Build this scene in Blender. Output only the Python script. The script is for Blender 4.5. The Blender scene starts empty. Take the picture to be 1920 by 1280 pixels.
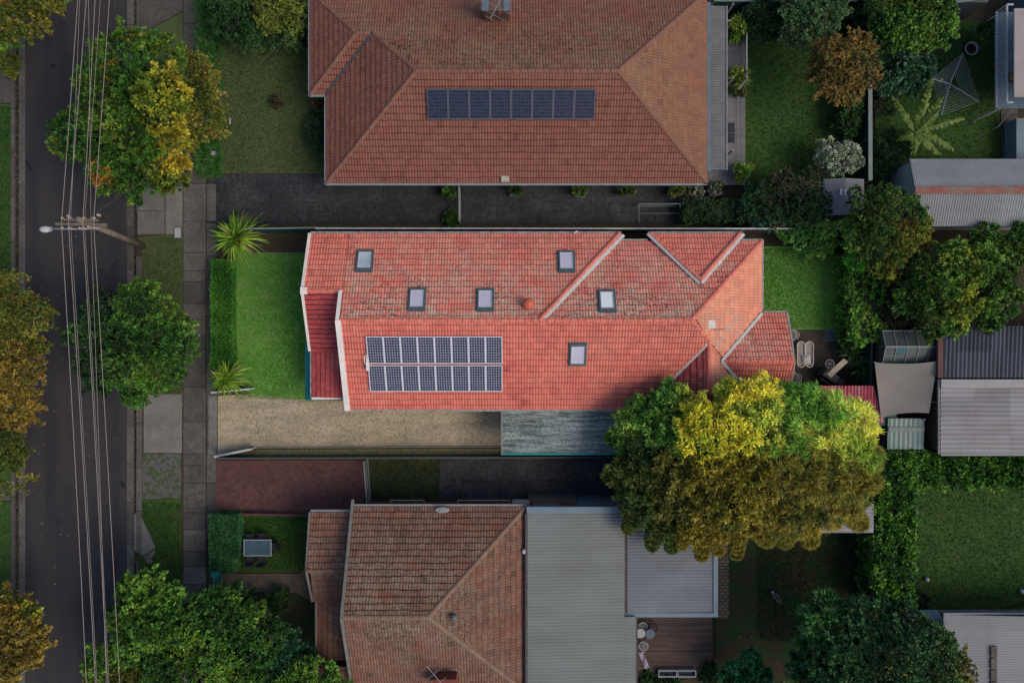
import bpy, bmesh, math, random
import numpy as np
from mathutils import Vector, Matrix
random.seed(7); rng = np.random.default_rng(7)
PI = math.pi; R = math.radians
S = bpy.context.scene
COL = S.collection
# ------------------------------------------------------------------ camera, sky, sun, exposure
CAM_H = 45.0
cd = bpy.data.cameras.new('camera'); cam = bpy.data.objects.new('camera', cd); COL.objects.link(cam)
cam.location = (0, 0, CAM_H); cam.rotation_euler = (0, 0, 0)
cd.sensor_width = 36; cd.lens = 36 * CAM_H / 64.0; cd.clip_end = 2000
S.camera = cam
SUN_EL, SUN_DIR = R(46), Vector((0.93, -0.36))
w = bpy.data.worlds.new('World'); S.world = w; w.use_nodes = True
nt = w.node_tree; bg = nt.nodes['Background']
sky = nt.nodes.new('ShaderNodeTexSky'); sky.sky_type = 'NISHITA'; sky.sun_disc = False
sky.sun_elevation = SUN_EL; sky.sun_rotation = math.atan2(SUN_DIR.x, SUN_DIR.y)
sky.dust_density = 2.5; sky.air_density = 1.0
nt.links.new(sky.outputs[0], bg.inputs[0]); bg.inputs[1].default_value = 0.12
sd = bpy.data.lights.new('sun', 'SUN'); so = bpy.data.objects.new('sun', sd); COL.objects.link(so)
sd.energy = 1.35; sd.angle = R(35); sd.color = (1.0, .86, .68)
dv = Vector((SUN_DIR.x * math.cos(SUN_EL), SUN_DIR.y * math.cos(SUN_EL), math.sin(SUN_EL)))
so.rotation_euler = dv.to_track_quat('Z', 'Y').to_euler(); so.location = (30, -12, 40)
S.view_settings.view_transform = 'Standard'; S.view_settings.look = 'None'
S.view_settings.exposure = 0.35; S.view_settings.gamma = 1
S.render.resolution_x = 1024; S.render.resolution_y = 682

# ------------------------------------------------------------------ helpers
def K(z): return 30.0 * CAM_H / (CAM_H - z)          # photo pixels per metre at height z
def X(px, z=0): return (px - 960) / K(z)
def Y(py, z=0): return (640 - py) / K(z)
def lin(r, g, b):
    f = lambda c: (c/255/12.92) if c/255 <= .04045 else ((c/255+.055)/1.055)**2.4
    return (f(r), f(g), f(b))
def mix_(a, b, t): return tuple(a[i]*(1-t)+b[i]*t for i in range(3))

def M(name, c1, c2=None, scale=3, rough=.85, metal=0, bump=0, bscale=40, c3=None, s3=25, a3=.5,
      spots=None, tint=0, lo=.35, hi=.65, brick=None, wear=None, emit=None, streak=None, spec=.3, alpha=1, soft=0):
    m = bpy.data.materials.new(name); m.use_nodes = True
    n = m.node_tree; L = n.links; N = n.nodes; pr = N['Principled BSDF']
    tc = N.new('ShaderNodeTexCoord'); co = tc.outputs['Object']
    def noise(sc, det=5, ro=.6, vec=None):
        t = N.new('ShaderNodeTexNoise'); t.inputs['Scale'].default_value = sc
        t.inputs['Detail'].default_value = det; t.inputs['Roughness'].default_value = ro
        L.new(vec or co, t.inputs['Vector']); return t.outputs['Fac']
    def ramp(f, a, b):
        r = N.new('ShaderNodeMapRange'); r.inputs[1].default_value = a; r.inputs[2].default_value = b
        L.new(f, r.inputs[0]); return r.outputs[0]
    def mixc(f, a, b, mode='MIX'):
        x = N.new('ShaderNodeMix'); x.data_type = 'RGBA'; x.blend_type = mode
        for s, v in ((x.inputs[0], f), (x.inputs[6], a), (x.inputs[7], b)):
            if isinstance(v, tuple): s.default_value = (*v[:3], 1)
            elif isinstance(v, (int, float)): s.default_value = v
            else: L.new(v, s)
        return x.outputs[2]
    def math_(op, a, b):
        x = N.new('ShaderNodeMath'); x.operation = op; x.use_clamp = True
        for s, v in ((x.inputs[0], a), (x.inputs[1], b)):
            if isinstance(v, (int, float)): s.default_value = v
            else: L.new(v, s)
        return x.outputs[0]
    c = c1
    if c2: c = mixc(ramp(noise(scale), lo, hi), c1, c2)
    if c3: c = mixc(math_('MULTIPLY', ramp(noise(s3, 4, .7), .42, .6), a3), c, c3)
    if brick:   # (width, height, mortar colour, mortar size, offset)
        b = N.new('ShaderNodeTexBrick'); L.new(co, b.inputs['Vector'])
        b.inputs['Scale'].default_value = 1; b.inputs['Brick Width'].default_value = brick[0]
        b.inputs['Row Height'].default_value = brick[1]; b.inputs['Mortar Size'].default_value = brick[3]
        b.inputs['Color1'].default_value = (1, 1, 1, 1); b.inputs['Color2'].default_value = (.72, .72, .72, 1)
        c = mixc(1.0, c, b.outputs['Color'], 'MULTIPLY'); c = mixc(b.outputs['Fac'], c, brick[2])
    if spots:
        for (sc, ss, th, am) in spots:
            c = mixc(math_('MULTIPLY', ramp(noise(ss, 5, .7), th-.02*(soft > 0), th+.06+soft), am), c, sc)
    if streak:  # (colour, xscale, yscale, amount)
        mp = N.new('ShaderNodeMapping'); L.new(co, mp.inputs['Vector']); mp.inputs['Scale'].default_value = (streak[1], streak[2], 1)
        c = mixc(math_('MULTIPLY', ramp(noise(1, 5, .6, mp.outputs[0]), .45, .62), streak[3]), c, streak[0])
    if tint or wear:
        at = N.new('ShaderNodeAttribute'); at.attribute_name = 'tint'
        sp = N.new('ShaderNodeSeparateColor'); L.new(at.outputs['Color'], sp.inputs[0])
    if wear:    # lichen colour, dark colour : amount in tint.g
        g = sp.outputs[1]
        l = math_('MULTIPLY', ramp(noise(.7, 5, .7), .36, .56), ramp(noise(6.5, 4, .75), .43, .53))
        c = mixc(math_('MULTIPLY', math_('MULTIPLY', l, g), wear[2]), c, wear[0])
        mp = N.new('ShaderNodeMapping'); L.new(co, mp.inputs['Vector'])
        d = math_('MULTIPLY', ramp(noise(.55, 4, .6), .42, .58), ramp(noise(5.5, 3, .8), .55, .61))
        c = mixc(math_('MULTIPLY', math_('MULTIPLY', d, g), wear[3]), c, wear[1])
        c = mixc(math_('MULTIPLY', ramp(noise(22, 3, .6), .60, .66), .6), c, wear[0])
    if wear and len(wear) > 4: c = mixc(sp.outputs[2], c, wear[4])  # third tint channel blends in painted orange sun glow
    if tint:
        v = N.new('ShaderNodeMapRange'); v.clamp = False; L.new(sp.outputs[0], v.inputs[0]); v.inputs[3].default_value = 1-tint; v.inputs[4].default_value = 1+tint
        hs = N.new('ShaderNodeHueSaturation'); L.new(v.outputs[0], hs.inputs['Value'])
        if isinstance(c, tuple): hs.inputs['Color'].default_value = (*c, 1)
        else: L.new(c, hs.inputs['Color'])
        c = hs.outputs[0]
    if isinstance(c, tuple): pr.inputs['Base Color'].default_value = (*c, 1)
    else: L.new(c, pr.inputs['Base Color'])
    pr.inputs['Roughness'].default_value = rough; pr.inputs['Metallic'].default_value = metal
    pr.inputs['Specular IOR Level'].default_value = spec; pr.inputs['Alpha'].default_value = alpha
    if bump:
        bp = N.new('ShaderNodeBump'); bp.inputs['Strength'].default_value = bump; bp.inputs['Distance'].default_value = .02
        L.new(noise(bscale, 4, .7), bp.inputs['Height']); L.new(bp.outputs[0], pr.inputs['Normal'])
    return m

def leafmat(name='leaf', rough=.55, tr=.12):
    m = bpy.data.materials.new(name); m.use_nodes = True; n = m.node_tree; N = n.nodes; L = n.links
    pr = N['Principled BSDF']; at = N.new('ShaderNodeAttribute'); at.attribute_name = 'tint'
    L.new(at.outputs['Color'], pr.inputs['Base Color']); pr.inputs['Roughness'].default_value = rough
    pr.inputs['Specular IOR Level'].default_value = .25
    t = N.new('ShaderNodeBsdfTranslucent'); L.new(at.outputs['Color'], t.inputs[0])
    mx = N.new('ShaderNodeMixShader'); mx.inputs[0].default_value = tr
    L.new(pr.outputs[0], mx.inputs[1]); L.new(t.outputs[0], mx.inputs[2]); L.new(mx.outputs[0], N['Material Output'].inputs[0])
    return m

def tag(o, label=None, cat=None, group=None, kind=None):
    if label: o['label'] = label
    if cat: o['category'] = cat
    if group: o['group'] = group
    if kind: o['kind'] = kind
    return o
def thing(name, label, cat, loc=(0, 0, 0), rz=0, group=None):
    o = bpy.data.objects.new(name, None); COL.objects.link(o); o.location = loc; o.rotation_euler = (0, 0, rz)
    o.empty_display_size = .2
    return tag(o, label, cat, group)
def rootloc(p):
    while p.parent: p = p.parent
    return np.array(p.location)
def make(name, V, F, mats, parent=None, T=None, MI=None, smooth=False, local=False):
    V = np.asarray(V, float).reshape(-1, 3)
    if parent is not None and not local: V = V - rootloc(parent)
    me = bpy.data.meshes.new(name)
    if isinstance(F, np.ndarray):
        k = F.shape[1]; nf = F.shape[0]
        me.vertices.add(len(V)); me.vertices.foreach_set('co', V.ravel())
        me.loops.add(nf*k); me.loops.foreach_set('vertex_index', F.ravel().astype(np.int32))
        me.polygons.add(nf); me.polygons.foreach_set('loop_start', np.arange(nf, dtype=np.int32)*k)
        me.update(calc_edges=True)
    else:
        me.from_pydata(V.tolist(), [], F); me.update()
    if T is not None:
        a = me.attributes.new('tint', 'FLOAT_COLOR', 'FACE'); T = np.asarray(T, float).reshape(-1, 3)
        a.data.foreach_set('color', np.hstack([T, np.ones((len(T), 1))]).ravel())
    for m in (mats if isinstance(mats, (list, tuple)) else [mats]): me.materials.append(m)
    if MI is not None: me.polygons.foreach_set('material_index', np.asarray(MI, np.int32))
    if smooth: me.polygons.foreach_set('use_smooth', np.ones(len(me.polygons), bool))
    o = bpy.data.objects.new(name, me); COL.objects.link(o); o.parent = parent
    return o

class MB:
    def __init__(s): s.v = []; s.f = []; s.t = []; s.m = []
    def add(s, V, F, t=None, m=0):
        b = len(s.v); s.v += [tuple(p) for p in V]
        for f in F: s.f.append([i+b for i in f]); s.m.append(m)
        if t is None: t = (random.random(), .3, 0)
        if isinstance(t, tuple): s.t += [t]*len(F)
        else: s.t += [tuple(q) for q in t]
        return s
    def box(s, x0, y0, z0, x1, y1, z1, t=None, m=0):
        V = [(x, y, z) for z in (z0, z1) for y in (y0, y1) for x in (x0, x1)]
        return s.add(V, [(0, 2, 3, 1), (4, 5, 7, 6), (0, 1, 5, 4), (2, 6, 7, 3), (0, 4, 6, 2), (1, 3, 7, 5)], t, m)
    def prism(s, poly, z0, z1, t=None, m=0):
        """poly xy list; z0/z1 number or function of (x,y)"""
        n = len(poly); a = sum(poly[i][0]*poly[(i+1) % n][1]-poly[(i+1) % n][0]*poly[i][1] for i in range(n))
        if a < 0: poly = poly[::-1]
        f0 = z0 if callable(z0) else (lambda x, y: z0); f1 = z1 if callable(z1) else (lambda x, y: z1)
        V = [(x, y, f0(x, y)) for x, y in poly]+[(x, y, f1(x, y)) for x, y in poly]
        return s.add(V, [tuple(range(n-1, -1, -1)), tuple(range(n, 2*n))]+[(i, (i+1) % n, n+(i+1) % n, n+i) for i in range(n)], t, m)
    def bar(s, p, q, w, h=None, t=None, m=0, up=(0, 0, 1)):
        h = h or w; p = Vector(p); q = Vector(q); d = (q-p).normalized(); u = Vector(up)
        if abs(d.dot(u)) > .98: u = Vector((1, 0, 0))
        a = d.cross(u).normalized(); b = a.cross(d).normalized()
        V = [c+a*sx*w/2+b*sz*h/2 for c in (p, q) for sx, sz in ((-1, -1), (1, -1), (1, 1), (-1, 1))]
        return s.add(V, [(0, 1, 2, 3), (7, 6, 5, 4), (0, 4, 5, 1), (1, 5, 6, 2), (2, 6, 7, 3), (3, 7, 4, 0)], t, m)
    def tube(s, pts, r, n=8, t=None, m=0, cap=True, closed=False):
        pts = [Vector(p) for p in pts]; rs = r if isinstance(r, (list, tuple)) else [r]*len(pts)
        V = []; F = []; k = len(pts)
        for i, p in enumerate(pts):
            if closed: d = (pts[(i+1) % k]-pts[i-1]).normalized()
            else: d = (pts[min(i+1, k-1)]-pts[max(i-1, 0)]).normalized()
            u = Vector((0, 0, 1)) if abs(d.z) < .9 else Vector((1, 0, 0))
            a = d.cross(u).normalized(); b = a.cross(d)
            for j in range(n):
                an = 2*PI*j/n; V.append(p+a*math.cos(an)*rs[i]+b*math.sin(an)*rs[i])
        for i in range(k if closed else k-1):
            for j in range(n):
                i2 = (i+1) % k; F.append((i*n+j, i*n+(j+1) % n, i2*n+(j+1) % n, i2*n+j))
        if cap and not closed: F += [tuple(range(n-1, -1, -1)), tuple(range((k-1)*n, k*n))]
        return s.add(V, F, t, m)
    def lathe(s, c, prof, n=20, t=None, m=0, sx=1, sy=1):
        V = []; F = []; k = len(prof)
        for (r, z) in prof:
            for j in range(n): V.append((c[0]+r*sx*math.cos(2*PI*j/n), c[1]+r*sy*math.sin(2*PI*j/n), c[2]+z))
        for i in range(k-1):
            for j in range(n): F.append((i*n+j, i*n+(j+1) % n, (i+1)*n+(j+1) % n, (i+1)*n+j))
        F += [tuple(range(n-1, -1, -1)), tuple(range((k-1)*n, k*n))]
        return s.add(V, F, t, m)
    def build(s, name, mats, parent=None, smooth=False, local=False):
        return make(name, s.v, s.f, mats, parent, s.t, s.m, smooth, local)

def dup(root, loc, rz=None, label=None):
    def cp(o, par):
        c = o.copy(); COL.objects.link(c); c.parent = par
        for ch in [q for q in list(bpy.data.objects) if q.parent is o]: cp(ch, c)
        return c
    r = cp(root, None); r.location = loc
    if rz is not None: r.rotation_euler = (r.rotation_euler[0], r.rotation_euler[1], rz)
    if label: r['label'] = label
    return r

# ------------------------------------------------------------------ roofs
DIRS = {'N': ((0, -1), (1, 0)), 'S': ((0, 1), (-1, 0)), 'E': ((-1, 0), (0, -1)), 'W': ((1, 0), (0, 1))}   # facing -> (upslope, along)
def zfun(d, e, ze, t):
    s = {'N': lambda x, y: e-y, 'S': lambda x, y: y-e, 'E': lambda x, y: e-x, 'W': lambda x, y: x-e}[d]
    return lambda x, y: ze+t*s(x, y)
def clip(V, F, T, poly):
    me = bpy.data.meshes.new('tmp'); V = np.asarray(V, float)
    nf, k = F.shape
    me.vertices.add(len(V)); me.vertices.foreach_set('co', V.ravel()); me.loops.add(nf*k)
    me.loops.foreach_set('vertex_index', F.ravel().astype(np.int32)); me.polygons.add(nf)
    me.polygons.foreach_set('loop_start', np.arange(nf, dtype=np.int32)*k); me.update(calc_edges=True)
    bm = bmesh.new(); bm.from_mesh(me); bpy.data.meshes.remove(me)
    lay = bm.faces.layers.float_color.new('tint'); bm.faces.ensure_lookup_table()
    for i, f in enumerate(bm.faces): f[lay] = (*T[i], 1)
    n = len(poly); a = sum(poly[i][0]*poly[(i+1) % n][1]-poly[(i+1) % n][0]*poly[i][1] for i in range(n))
    if a < 0: poly = poly[::-1]
    for i in range(n):
        p, q = poly[i], poly[(i+1) % n]; dx, dy = q[0]-p[0], q[1]-p[1]
        bmesh.ops.bisect_plane(bm, geom=bm.verts[:]+bm.edges[:]+bm.faces[:], plane_co=(p[0], p[1], 0), plane_no=(dy, -dx, 0), clear_outer=True)
    bm.verts.index_update()
    v = [tuple(x.co) for x in bm.verts]; f = [[y.index for y in x.verts] for x in bm.faces]; t = [tuple(x[lay])[:3] for x in bm.faces]
    bm.free(); return v, f, t
def tiles(mb, poly, d, e, ze, t, wear=.3, tw=.33, ex=.36, rolls=2, lift=.055, rh=.032, deck=True, tone=0, east_glow=0, edge=.95, m=0):  # optional orange glow paints warm sunlight onto a slope's tiles
    U, A = np.array(DIRS[d][0], float), np.array(DIRS[d][1], float)
    P = np.array(poly, float); a = P@A; b0 = (e if d in 'SW' else -e); b = P@U-b0
    exp = ex*math.cos(math.atan(t))
    na = int((a.max()-a.min())/tw)+3; nb = int((b.max()-b.min())/exp)+3
    bs = b.min()-.03
    bs = math.floor(b.min()/exp)*exp-.03
    ks = 4*rolls
    prof = np.array([0]+[.75, 1, .75, 0]*rolls)*rh; aw = np.linspace(0, tw, ks+1)
    ia, ib = np.meshgrid(np.arange(na), np.arange(nb), indexing='ij'); ia = ia.ravel(); ib = ib.ravel(); n = len(ia)
    A0 = a.min()-tw+ia*tw+(ib % 2)*tw/2; B0 = bs+ib*exp+rng.normal(0, .010, n)+.012*np.sin(ib*1.7+ia*.35)
    jz = rng.normal(0, .004, n); skew = rng.normal(0, .004, n)
    aa = A0[:, None]+aw[None]                      # n,ks+1
    def pt(bb, dz):
        xy = aa[..., None]*A+(bb+b0)[..., None]*U
        z = ze+t*bb+dz
        return np.concatenate([xy, z[..., None]], -1)
    one = np.ones_like(aa)
    lo = pt(B0[:, None]*one+skew[:, None]*np.linspace(-1, 1, ks+1)[None], prof[None]+lift+jz[:, None])
    hi = pt((B0+exp*1.02)[:, None]*one, prof[None]+.0*one)
    un = pt(B0[:, None]*one-.045, prof[None]*.5+.012)
    V = np.stack([lo, hi, un], 1).reshape(-1, 3); k1 = ks+1
    base = (np.arange(n)*3*k1)[:, None]; j = np.arange(ks)[None]
    top = np.stack([base+j, base+j+1, base+k1+j+1, base+k1+j], -1)
    fr = np.stack([base+2*k1+j, base+2*k1+j+1, base+j+1, base+j], -1)
    F = np.concatenate([top, fr], 1).reshape(-1, 4)
    r = rng.random(n); r = np.where(rng.random(n) < .025, rng.random(n)*1.1-.2, .25+.5*r)
    T = np.stack([r+tone, (wear*(.45+.95*(B0-b.min())/(b.max()-b.min()))).clip(0, 1.3), np.full(n, east_glow)], -1); T = np.repeat(T, 2*ks, 0); T.reshape(n, 2, ks, 3)[:, 1, :, 0] -= edge  # front faces darkened: shadow line under each course and joint dirt, as tint
    # drop tiles fully outside the plan box
    cx = V.reshape(n, 3*k1, 3)
    ok = (cx[..., 0].max(1) > P[:, 0].min()) & (cx[..., 0].min(1) < P[:, 0].max()) & (cx[..., 1].max(1) > P[:, 1].min()) & (cx[..., 1].min(1) < P[:, 1].max())
    okf = np.repeat(ok, 2*ks); v, f, tt = clip(V, F[okf], T[okf], poly)
    mb.add(v, f, tt, m)
    if deck:
        z = zfun(d, e, ze, t); mb.prism(poly, lambda x, y: z(x, y)-.14, lambda x, y: z(x, y)-.012, (.3, wear, 0), 0)
def corr(mb, poly, d, e, ze, t, pitch=.13, amp=.016, wear=.3, deck=True, sheet=1.5):
    U, A = np.array(DIRS[d][0], float), np.array(DIRS[d][1], float)
    P = np.array(poly, float); a = P@A; b0 = (e if d in 'SW' else -e); b = P@U-b0
    ng = int((a.max()-a.min())/(pitch/4))+3
    av = a.min()-pitch/4+np.arange(ng)*pitch/4; h = np.tile([0, 1, 0, -1], ng//4+1)[:ng]*amp
    cuts = np.linspace(b.min()-.01, b.max()+.01, max(2, int((b.max()-b.min())/2.4)+2)); V = []; F = []; T = []
    for ci in range(len(cuts)-1):
        base = len(V); y0, y1 = cuts[ci], cuts[ci+1]+.04
        for bb, dz in ((y0, .006), (y1, 0)):
            for i in range(ng):
                xy = av[i]*A+(bb+b0)*U; V.append((xy[0], xy[1], ze+t*bb+h[i]+dz))
        for i in range(ng-1):
            F.append((base+i, base+i+1, base+ng+i+1, base+ng+i)); sh = int(av[i]/sheet)
            T.append(((math.sin(sh*12.9+ci*78.2+ze)*43758.5) % 1.0, wear, 0))
    v, f, tt = clip(V, np.array(F), T, poly); mb.add(v, f, tt)
    if deck:
        z = zfun(d, e, ze, t); mb.prism(poly, lambda x, y: z(x, y)-.09, lambda x, y: z(x, y)-amp-.01, (.3, .3, 0), 0)
def caps(mb, p, q, r=.13, ln=.42, wear=.3, lift=.03, t=None):
    p = Vector(p); q = Vector(q); L = (q-p).length; n = max(1, round(L/ln)); d = (q-p)/n
    dn = d.normalized(); a = dn.cross(Vector((0, 0, 1))).normalized(); u = a.cross(dn)
    for i in range(n):
        c0 = p+d*i; c1 = p+d*(i+1.06); V = []
        for c, rr, up in ((c0, r*1.08, lift+.02), (c1, r*.96, lift)):
            for j in range(7):
                an = PI*j/6; V.append(c+a*math.cos(an)*rr+u*(math.sin(an)*rr*.75+up-.05))
        F = [(j, j+1, 8+j, 7+j) for j in range(6)]+[(0, 1, 2, 3, 4, 5, 6)]
        mb.add(V, F, t or (.25+.5*random.random(), wear, 0))
def gutter(mb, pts, w=.12, h=.1, t=(.5, .3, 0)):
    for p, q in zip(pts[:-1], pts[1:]): mb.bar(p, q, w, h, t)

# ------------------------------------------------------------------ plants
LEAF = leafmat('leaf'); GLOSSLEAF = leafmat('strap_leaf', .4, .2)
BARK = M('bark', (.10, .075, .05), (.05, .038, .028), 9, .95, bump=.6, bscale=20)
def leaves_mesh(C, Nn, n_per, L, W, cols, spread=.9, curl=.25, cj=.22, lj=.35):
    """rosettes of leaves: C centres, Nn outward normals, cols per centre"""
    m = len(C); k = n_per; C = np.repeat(C, k, 0); Nn = np.repeat(Nn, k, 0); c = np.repeat(cols, k, 0); n = m*k
    D = Nn+rng.normal(0, spread, (n, 3)); D[:, 2] += .15; D /= np.linalg.norm(D, axis=1)[:, None]+1e-9
    l = L*(1+rng.uniform(-lj, lj, n))[:, None]; ww = W*(1+rng.uniform(-.3, .3, n))[:, None]
    rd = rng.normal(0, 1, (n, 3))*.6+np.array([0, 0, 1.0]); Sd = np.cross(D, rd); Sd /= np.linalg.norm(Sd, axis=1)[:, None]+1e-9
    B = C+D*l*.12; Up = np.cross(Sd, D)
    tip = B+D*l-np.array([0, 0, 1.])*l*curl; mid = B+D*l*.5
    V = np.stack([B, mid-Sd*ww, tip, mid+Sd*ww], 1).reshape(-1, 3)
    F = np.arange(n*4).reshape(n, 4)
    T = c*(1+rng.normal(0, cj, (n, 1))).clip(.45, 1.8); T[:, 0] *= (1+rng.normal(0, .1, n))
    return V, F, T.clip(.001, 1)
def rdir(n, zmin=-.25):
    D = rng.normal(0, 1, (n*3+20, 3)); D /= np.linalg.norm(D, axis=1)[:, None]; D = D[D[:, 2] > zmin][:n]
    return D
def smooth_noise(P, s, seed=0):
    r = np.random.default_rng(seed+5); v = np.zeros(len(P))
    for i in range(6):
        k = r.normal(0, 1, 3)*s*(1+.5*i); v += np.sin(P@k+r.uniform(0, 6.3))/(1+.4*i)
    return v/2.6
def crown(lobes, pals, L=.2, W=.05, per=12, dens=26, sub=.34, flat=.8, spread=.8, curl=.25, seed=1, rag=.12, subn=1.0, spray=7, slen=.42):
    """lobes: (x,y,z,r,pal index) in metres"""
    Cs = []; Ns = []; Cc = []; Bs = []
    for (x, y, z, r, pi) in lobes:
        ns = max(6, int(subn*2.2/(sub**2))); ds = rdir(ns, -.35)
        cen = np.array([x, y, z])+ds*r*(.70+rng.uniform(-.2, .16, (len(ds), 1)))*np.array([1, 1, flat])
        sr = r*sub*(1+rng.uniform(-.35, .4, len(ds)))
        al = [q[4] for q in lobes]; p0 = pi
        for cc, rr in zip(cen, sr):
            pi = p0 if rng.random() < .84 else random.choice(al)
            nc = max(5, int(dens*rr*rr*4)); d = rdir(nc, -.5)
            p = cc+d*rr*(1+rng.normal(0, rag, (len(d), 1)))*np.array([1, 1, .85])
            Cs.append(p); g = d+.5*((p-np.array([x, y, z]))/r); Ns.append(g/np.linalg.norm(g, axis=1)[:, None])
            Cc.append(np.full(len(d), pi % len(pals))); Bs.append(np.full(len(d), rng.uniform(.45, 1.55)))
    for (x, y, z, r, pi) in lobes:
        k = int(spray*max(1, r*2.2))
        for dd in rdir(k, -.45):
            d = dd*np.array([1, 1, .6]); d /= np.linalg.norm(d); ln = r*rng.uniform(.12, slen); m = 5
            f = np.linspace(0, 1, m)[:, None]; p = np.array([x, y, z])+d*(r*.9+ln*f)*np.array([1, 1, flat])-np.array([0, 0, 1])*f**2*ln*.35+rng.normal(0, .03*r, (m, 3))
            p = np.repeat(p, 2, 0)+rng.normal(0, .07*r*.6, (2*m, 3)); Cs.append(p); Ns.append(np.tile(d, (2*m, 1))); Cc.append(np.full(2*m, pi)); Bs.append(np.full(2*m, rng.uniform(.7, 1.5)))
    C = np.concatenate(Cs); Nn = np.concatenate(Ns); I = np.concatenate(Cc); Bv = np.concatenate(Bs)
    # hide buried rosettes of other lobes
    keep = np.ones(len(C), bool)
    for (x, y, z, r, pi) in lobes:
        q = (C-np.array([x, y, z]))/np.array([1, 1, flat]); keep &= np.linalg.norm(q, axis=1) > r*.5
    C, Nn, I, Bv = C[keep], Nn[keep], I[keep], Bv[keep]
    cols = np.zeros((len(C), 3)); nz = smooth_noise(C, .9, seed)+rng.normal(0, .25, len(C))
    for k, pl in enumerate(pals):
        pl = np.array(pl); idx = ((nz*.5+.5)*len(pl)).astype(int).clip(0, len(pl)-1); cols[I == k] = pl[idx[I == k]]
    cols = cols*LEAFGAIN*(Bv*rng.uniform(.75, 1.3, len(C)))[:, None]
    return leaves_mesh(C, Nn, per, L, W, cols, spread, curl)
LOG = []; LEAFGAIN = 1.3
def limbs(cx, cy, lobes, h0, r0):
    mb = MB(); mb.tube([(cx, cy, -.05), (cx+.03, cy+.02, h0*.5), (cx, cy, h0)], [r0*1.25, r0, r0*.85], 9, (.5, 0, 0))
    for (x, y, z, r, _) in lobes:
        a = Vector((cx, cy, h0*.9)); e = Vector((x, y, z+.1*r)); m = a.lerp(e, .5)+Vector((random.uniform(-.2, .2), random.uniform(-.2, .2), .15))
        mb.tube([a, m, e], [r0*.7, r0*.42, r0*.18], 7, (.5, 0, 0))
        for k in range(5):
            d = rdir(1, -.1)[0]; q = e+Vector(d*r*.8); mb.tube([m.lerp(e, .3+.14*k), m.lerp(e, .8).lerp(q, .55), q], [r0*.22, r0*.14, r0*.05], 5, (.5, 0, 0))
    return mb
def tree(name, label, cat, lobes, pals, h=None, group=None, trunk=None, r0=.16, shrink=.99, **kw):
    """lobes in photo pixels: (px,py,radius px,top height[,pal])"""
    W_ = []
    for i, l in enumerate(lobes):
        px, py, rp, zt = l[:4]; pi = l[4] if len(l) > 4 else 0
        fl = kw.get('flat', .8); r = rp/K(zt*.75); r *= shrink; zc = zt-r*fl; zc = max(zc, .25*zt)
        W_.append((X(px, zc+.3*r), Y(py, zc+.3*r), zc, r, pi))
    cx = sum(l[0]*l[3]**2 for l in W_)/sum(l[3]**2 for l in W_); cy = sum(l[1]*l[3]**2 for l in W_)/sum(l[3]**2 for l in W_)
    if trunk: cx, cy = X(trunk[0]), Y(trunk[1])
    t = thing(name, label, cat, (cx, cy, 0), 0, group)
    V, F, T = crown(W_, pals, seed=len(LOG), **kw); LOG.append(len(F))
    make('crown' if cat == 'tree' else 'foliage', V, F, LEAF, t, T)
    hh = max(.25, min(l[2] for l in W_)*.8)
    limbs(cx, cy, W_, hh, r0).build('trunk' if cat == 'tree' else 'stem', BARK, t, True)
    return t
def hedge(name, label, rects, h, pals, L=.11, W=.035, dens=70, per=9, seed=3, group=None, cat='hedge', rough=.05):
    """rects in photo pixels at the hedge's top: (x0,y0,x1,y1[,h])"""
    Cs = []; Ns = []; core = MB(); xs = []
    for rc in rects:
        hz = rc[4] if len(rc) > 4 else h
        x0, x1 = sorted((X(rc[0], hz), X(rc[2], hz))); y0, y1 = sorted((Y(rc[1], hz), Y(rc[3], hz))); xs.append((x0, y0, x1, y1, hz))
        core.box(x0+.1, y0+.1, 0.02, x1-.1, y1-.1, hz-.12, (.3, 0, 0))
        for (ax, wdt, hgt) in (('t', x1-x0, y1-y0), ('x0', y1-y0, hz), ('x1', y1-y0, hz), ('y0', x1-x0, hz), ('y1', x1-x0, hz)):
            n = int(wdt*hgt*dens); u = rng.random(n); v = rng.random(n)
            if ax == 't': p = np.stack([x0+u*(x1-x0), y0+v*(y1-y0), np.full(n, hz)], -1); nn = (0, 0, 1)
            elif ax[0] == 'x': p = np.stack([np.full(n, x0 if ax == 'x0' else x1), y0+u*(y1-y0), v*hz], -1); nn = (-1 if ax == 'x0' else 1, 0, .2)
            else: p = np.stack([x0+u*(x1-x0), np.full(n, y0 if ax == 'y0' else y1), v*hz], -1); nn = (0, -1 if ax == 'y0' else 1, .2)
            dz = smooth_noise(p, 2.2, seed)*rough*1.6+smooth_noise(p, 6, seed+1)*rough; nn = np.array(nn, float)
            p = p+dz[:, None]*nn+rng.normal(0, rough*.5, (n, 3))-nn*.1
            Cs.append(p); Ns.append(np.tile(nn, (n, 1)))
    C = np.concatenate(Cs); Nn = np.concatenate(Ns)
    nz = smooth_noise(C, 1.0, seed)+rng.normal(0, .3, len(C)); pl = np.array(pals); cols = pl[((nz*.5+.5)*len(pl)).astype(int).clip(0, len(pl)-1)]
    V, F, T = leaves_mesh(C, Nn, per, L, W, cols*1.5*rng.uniform(.7, 1.35, (len(C), 1)), .8, .2); LOG.append(len(F))
    cx = (xs[0][0]+xs[0][2])/2; cy = (xs[0][1]+xs[0][3])/2
    t = thing(name, label, cat, (cx, cy, 0), 0, group)
    make('foliage', V, F, LEAF, t, T); core.build('stem', M_TWIG, t)
    return t
M_TWIG = M('twig', (.012, .026, .010), (.022, .032, .014), 8, 1)
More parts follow.
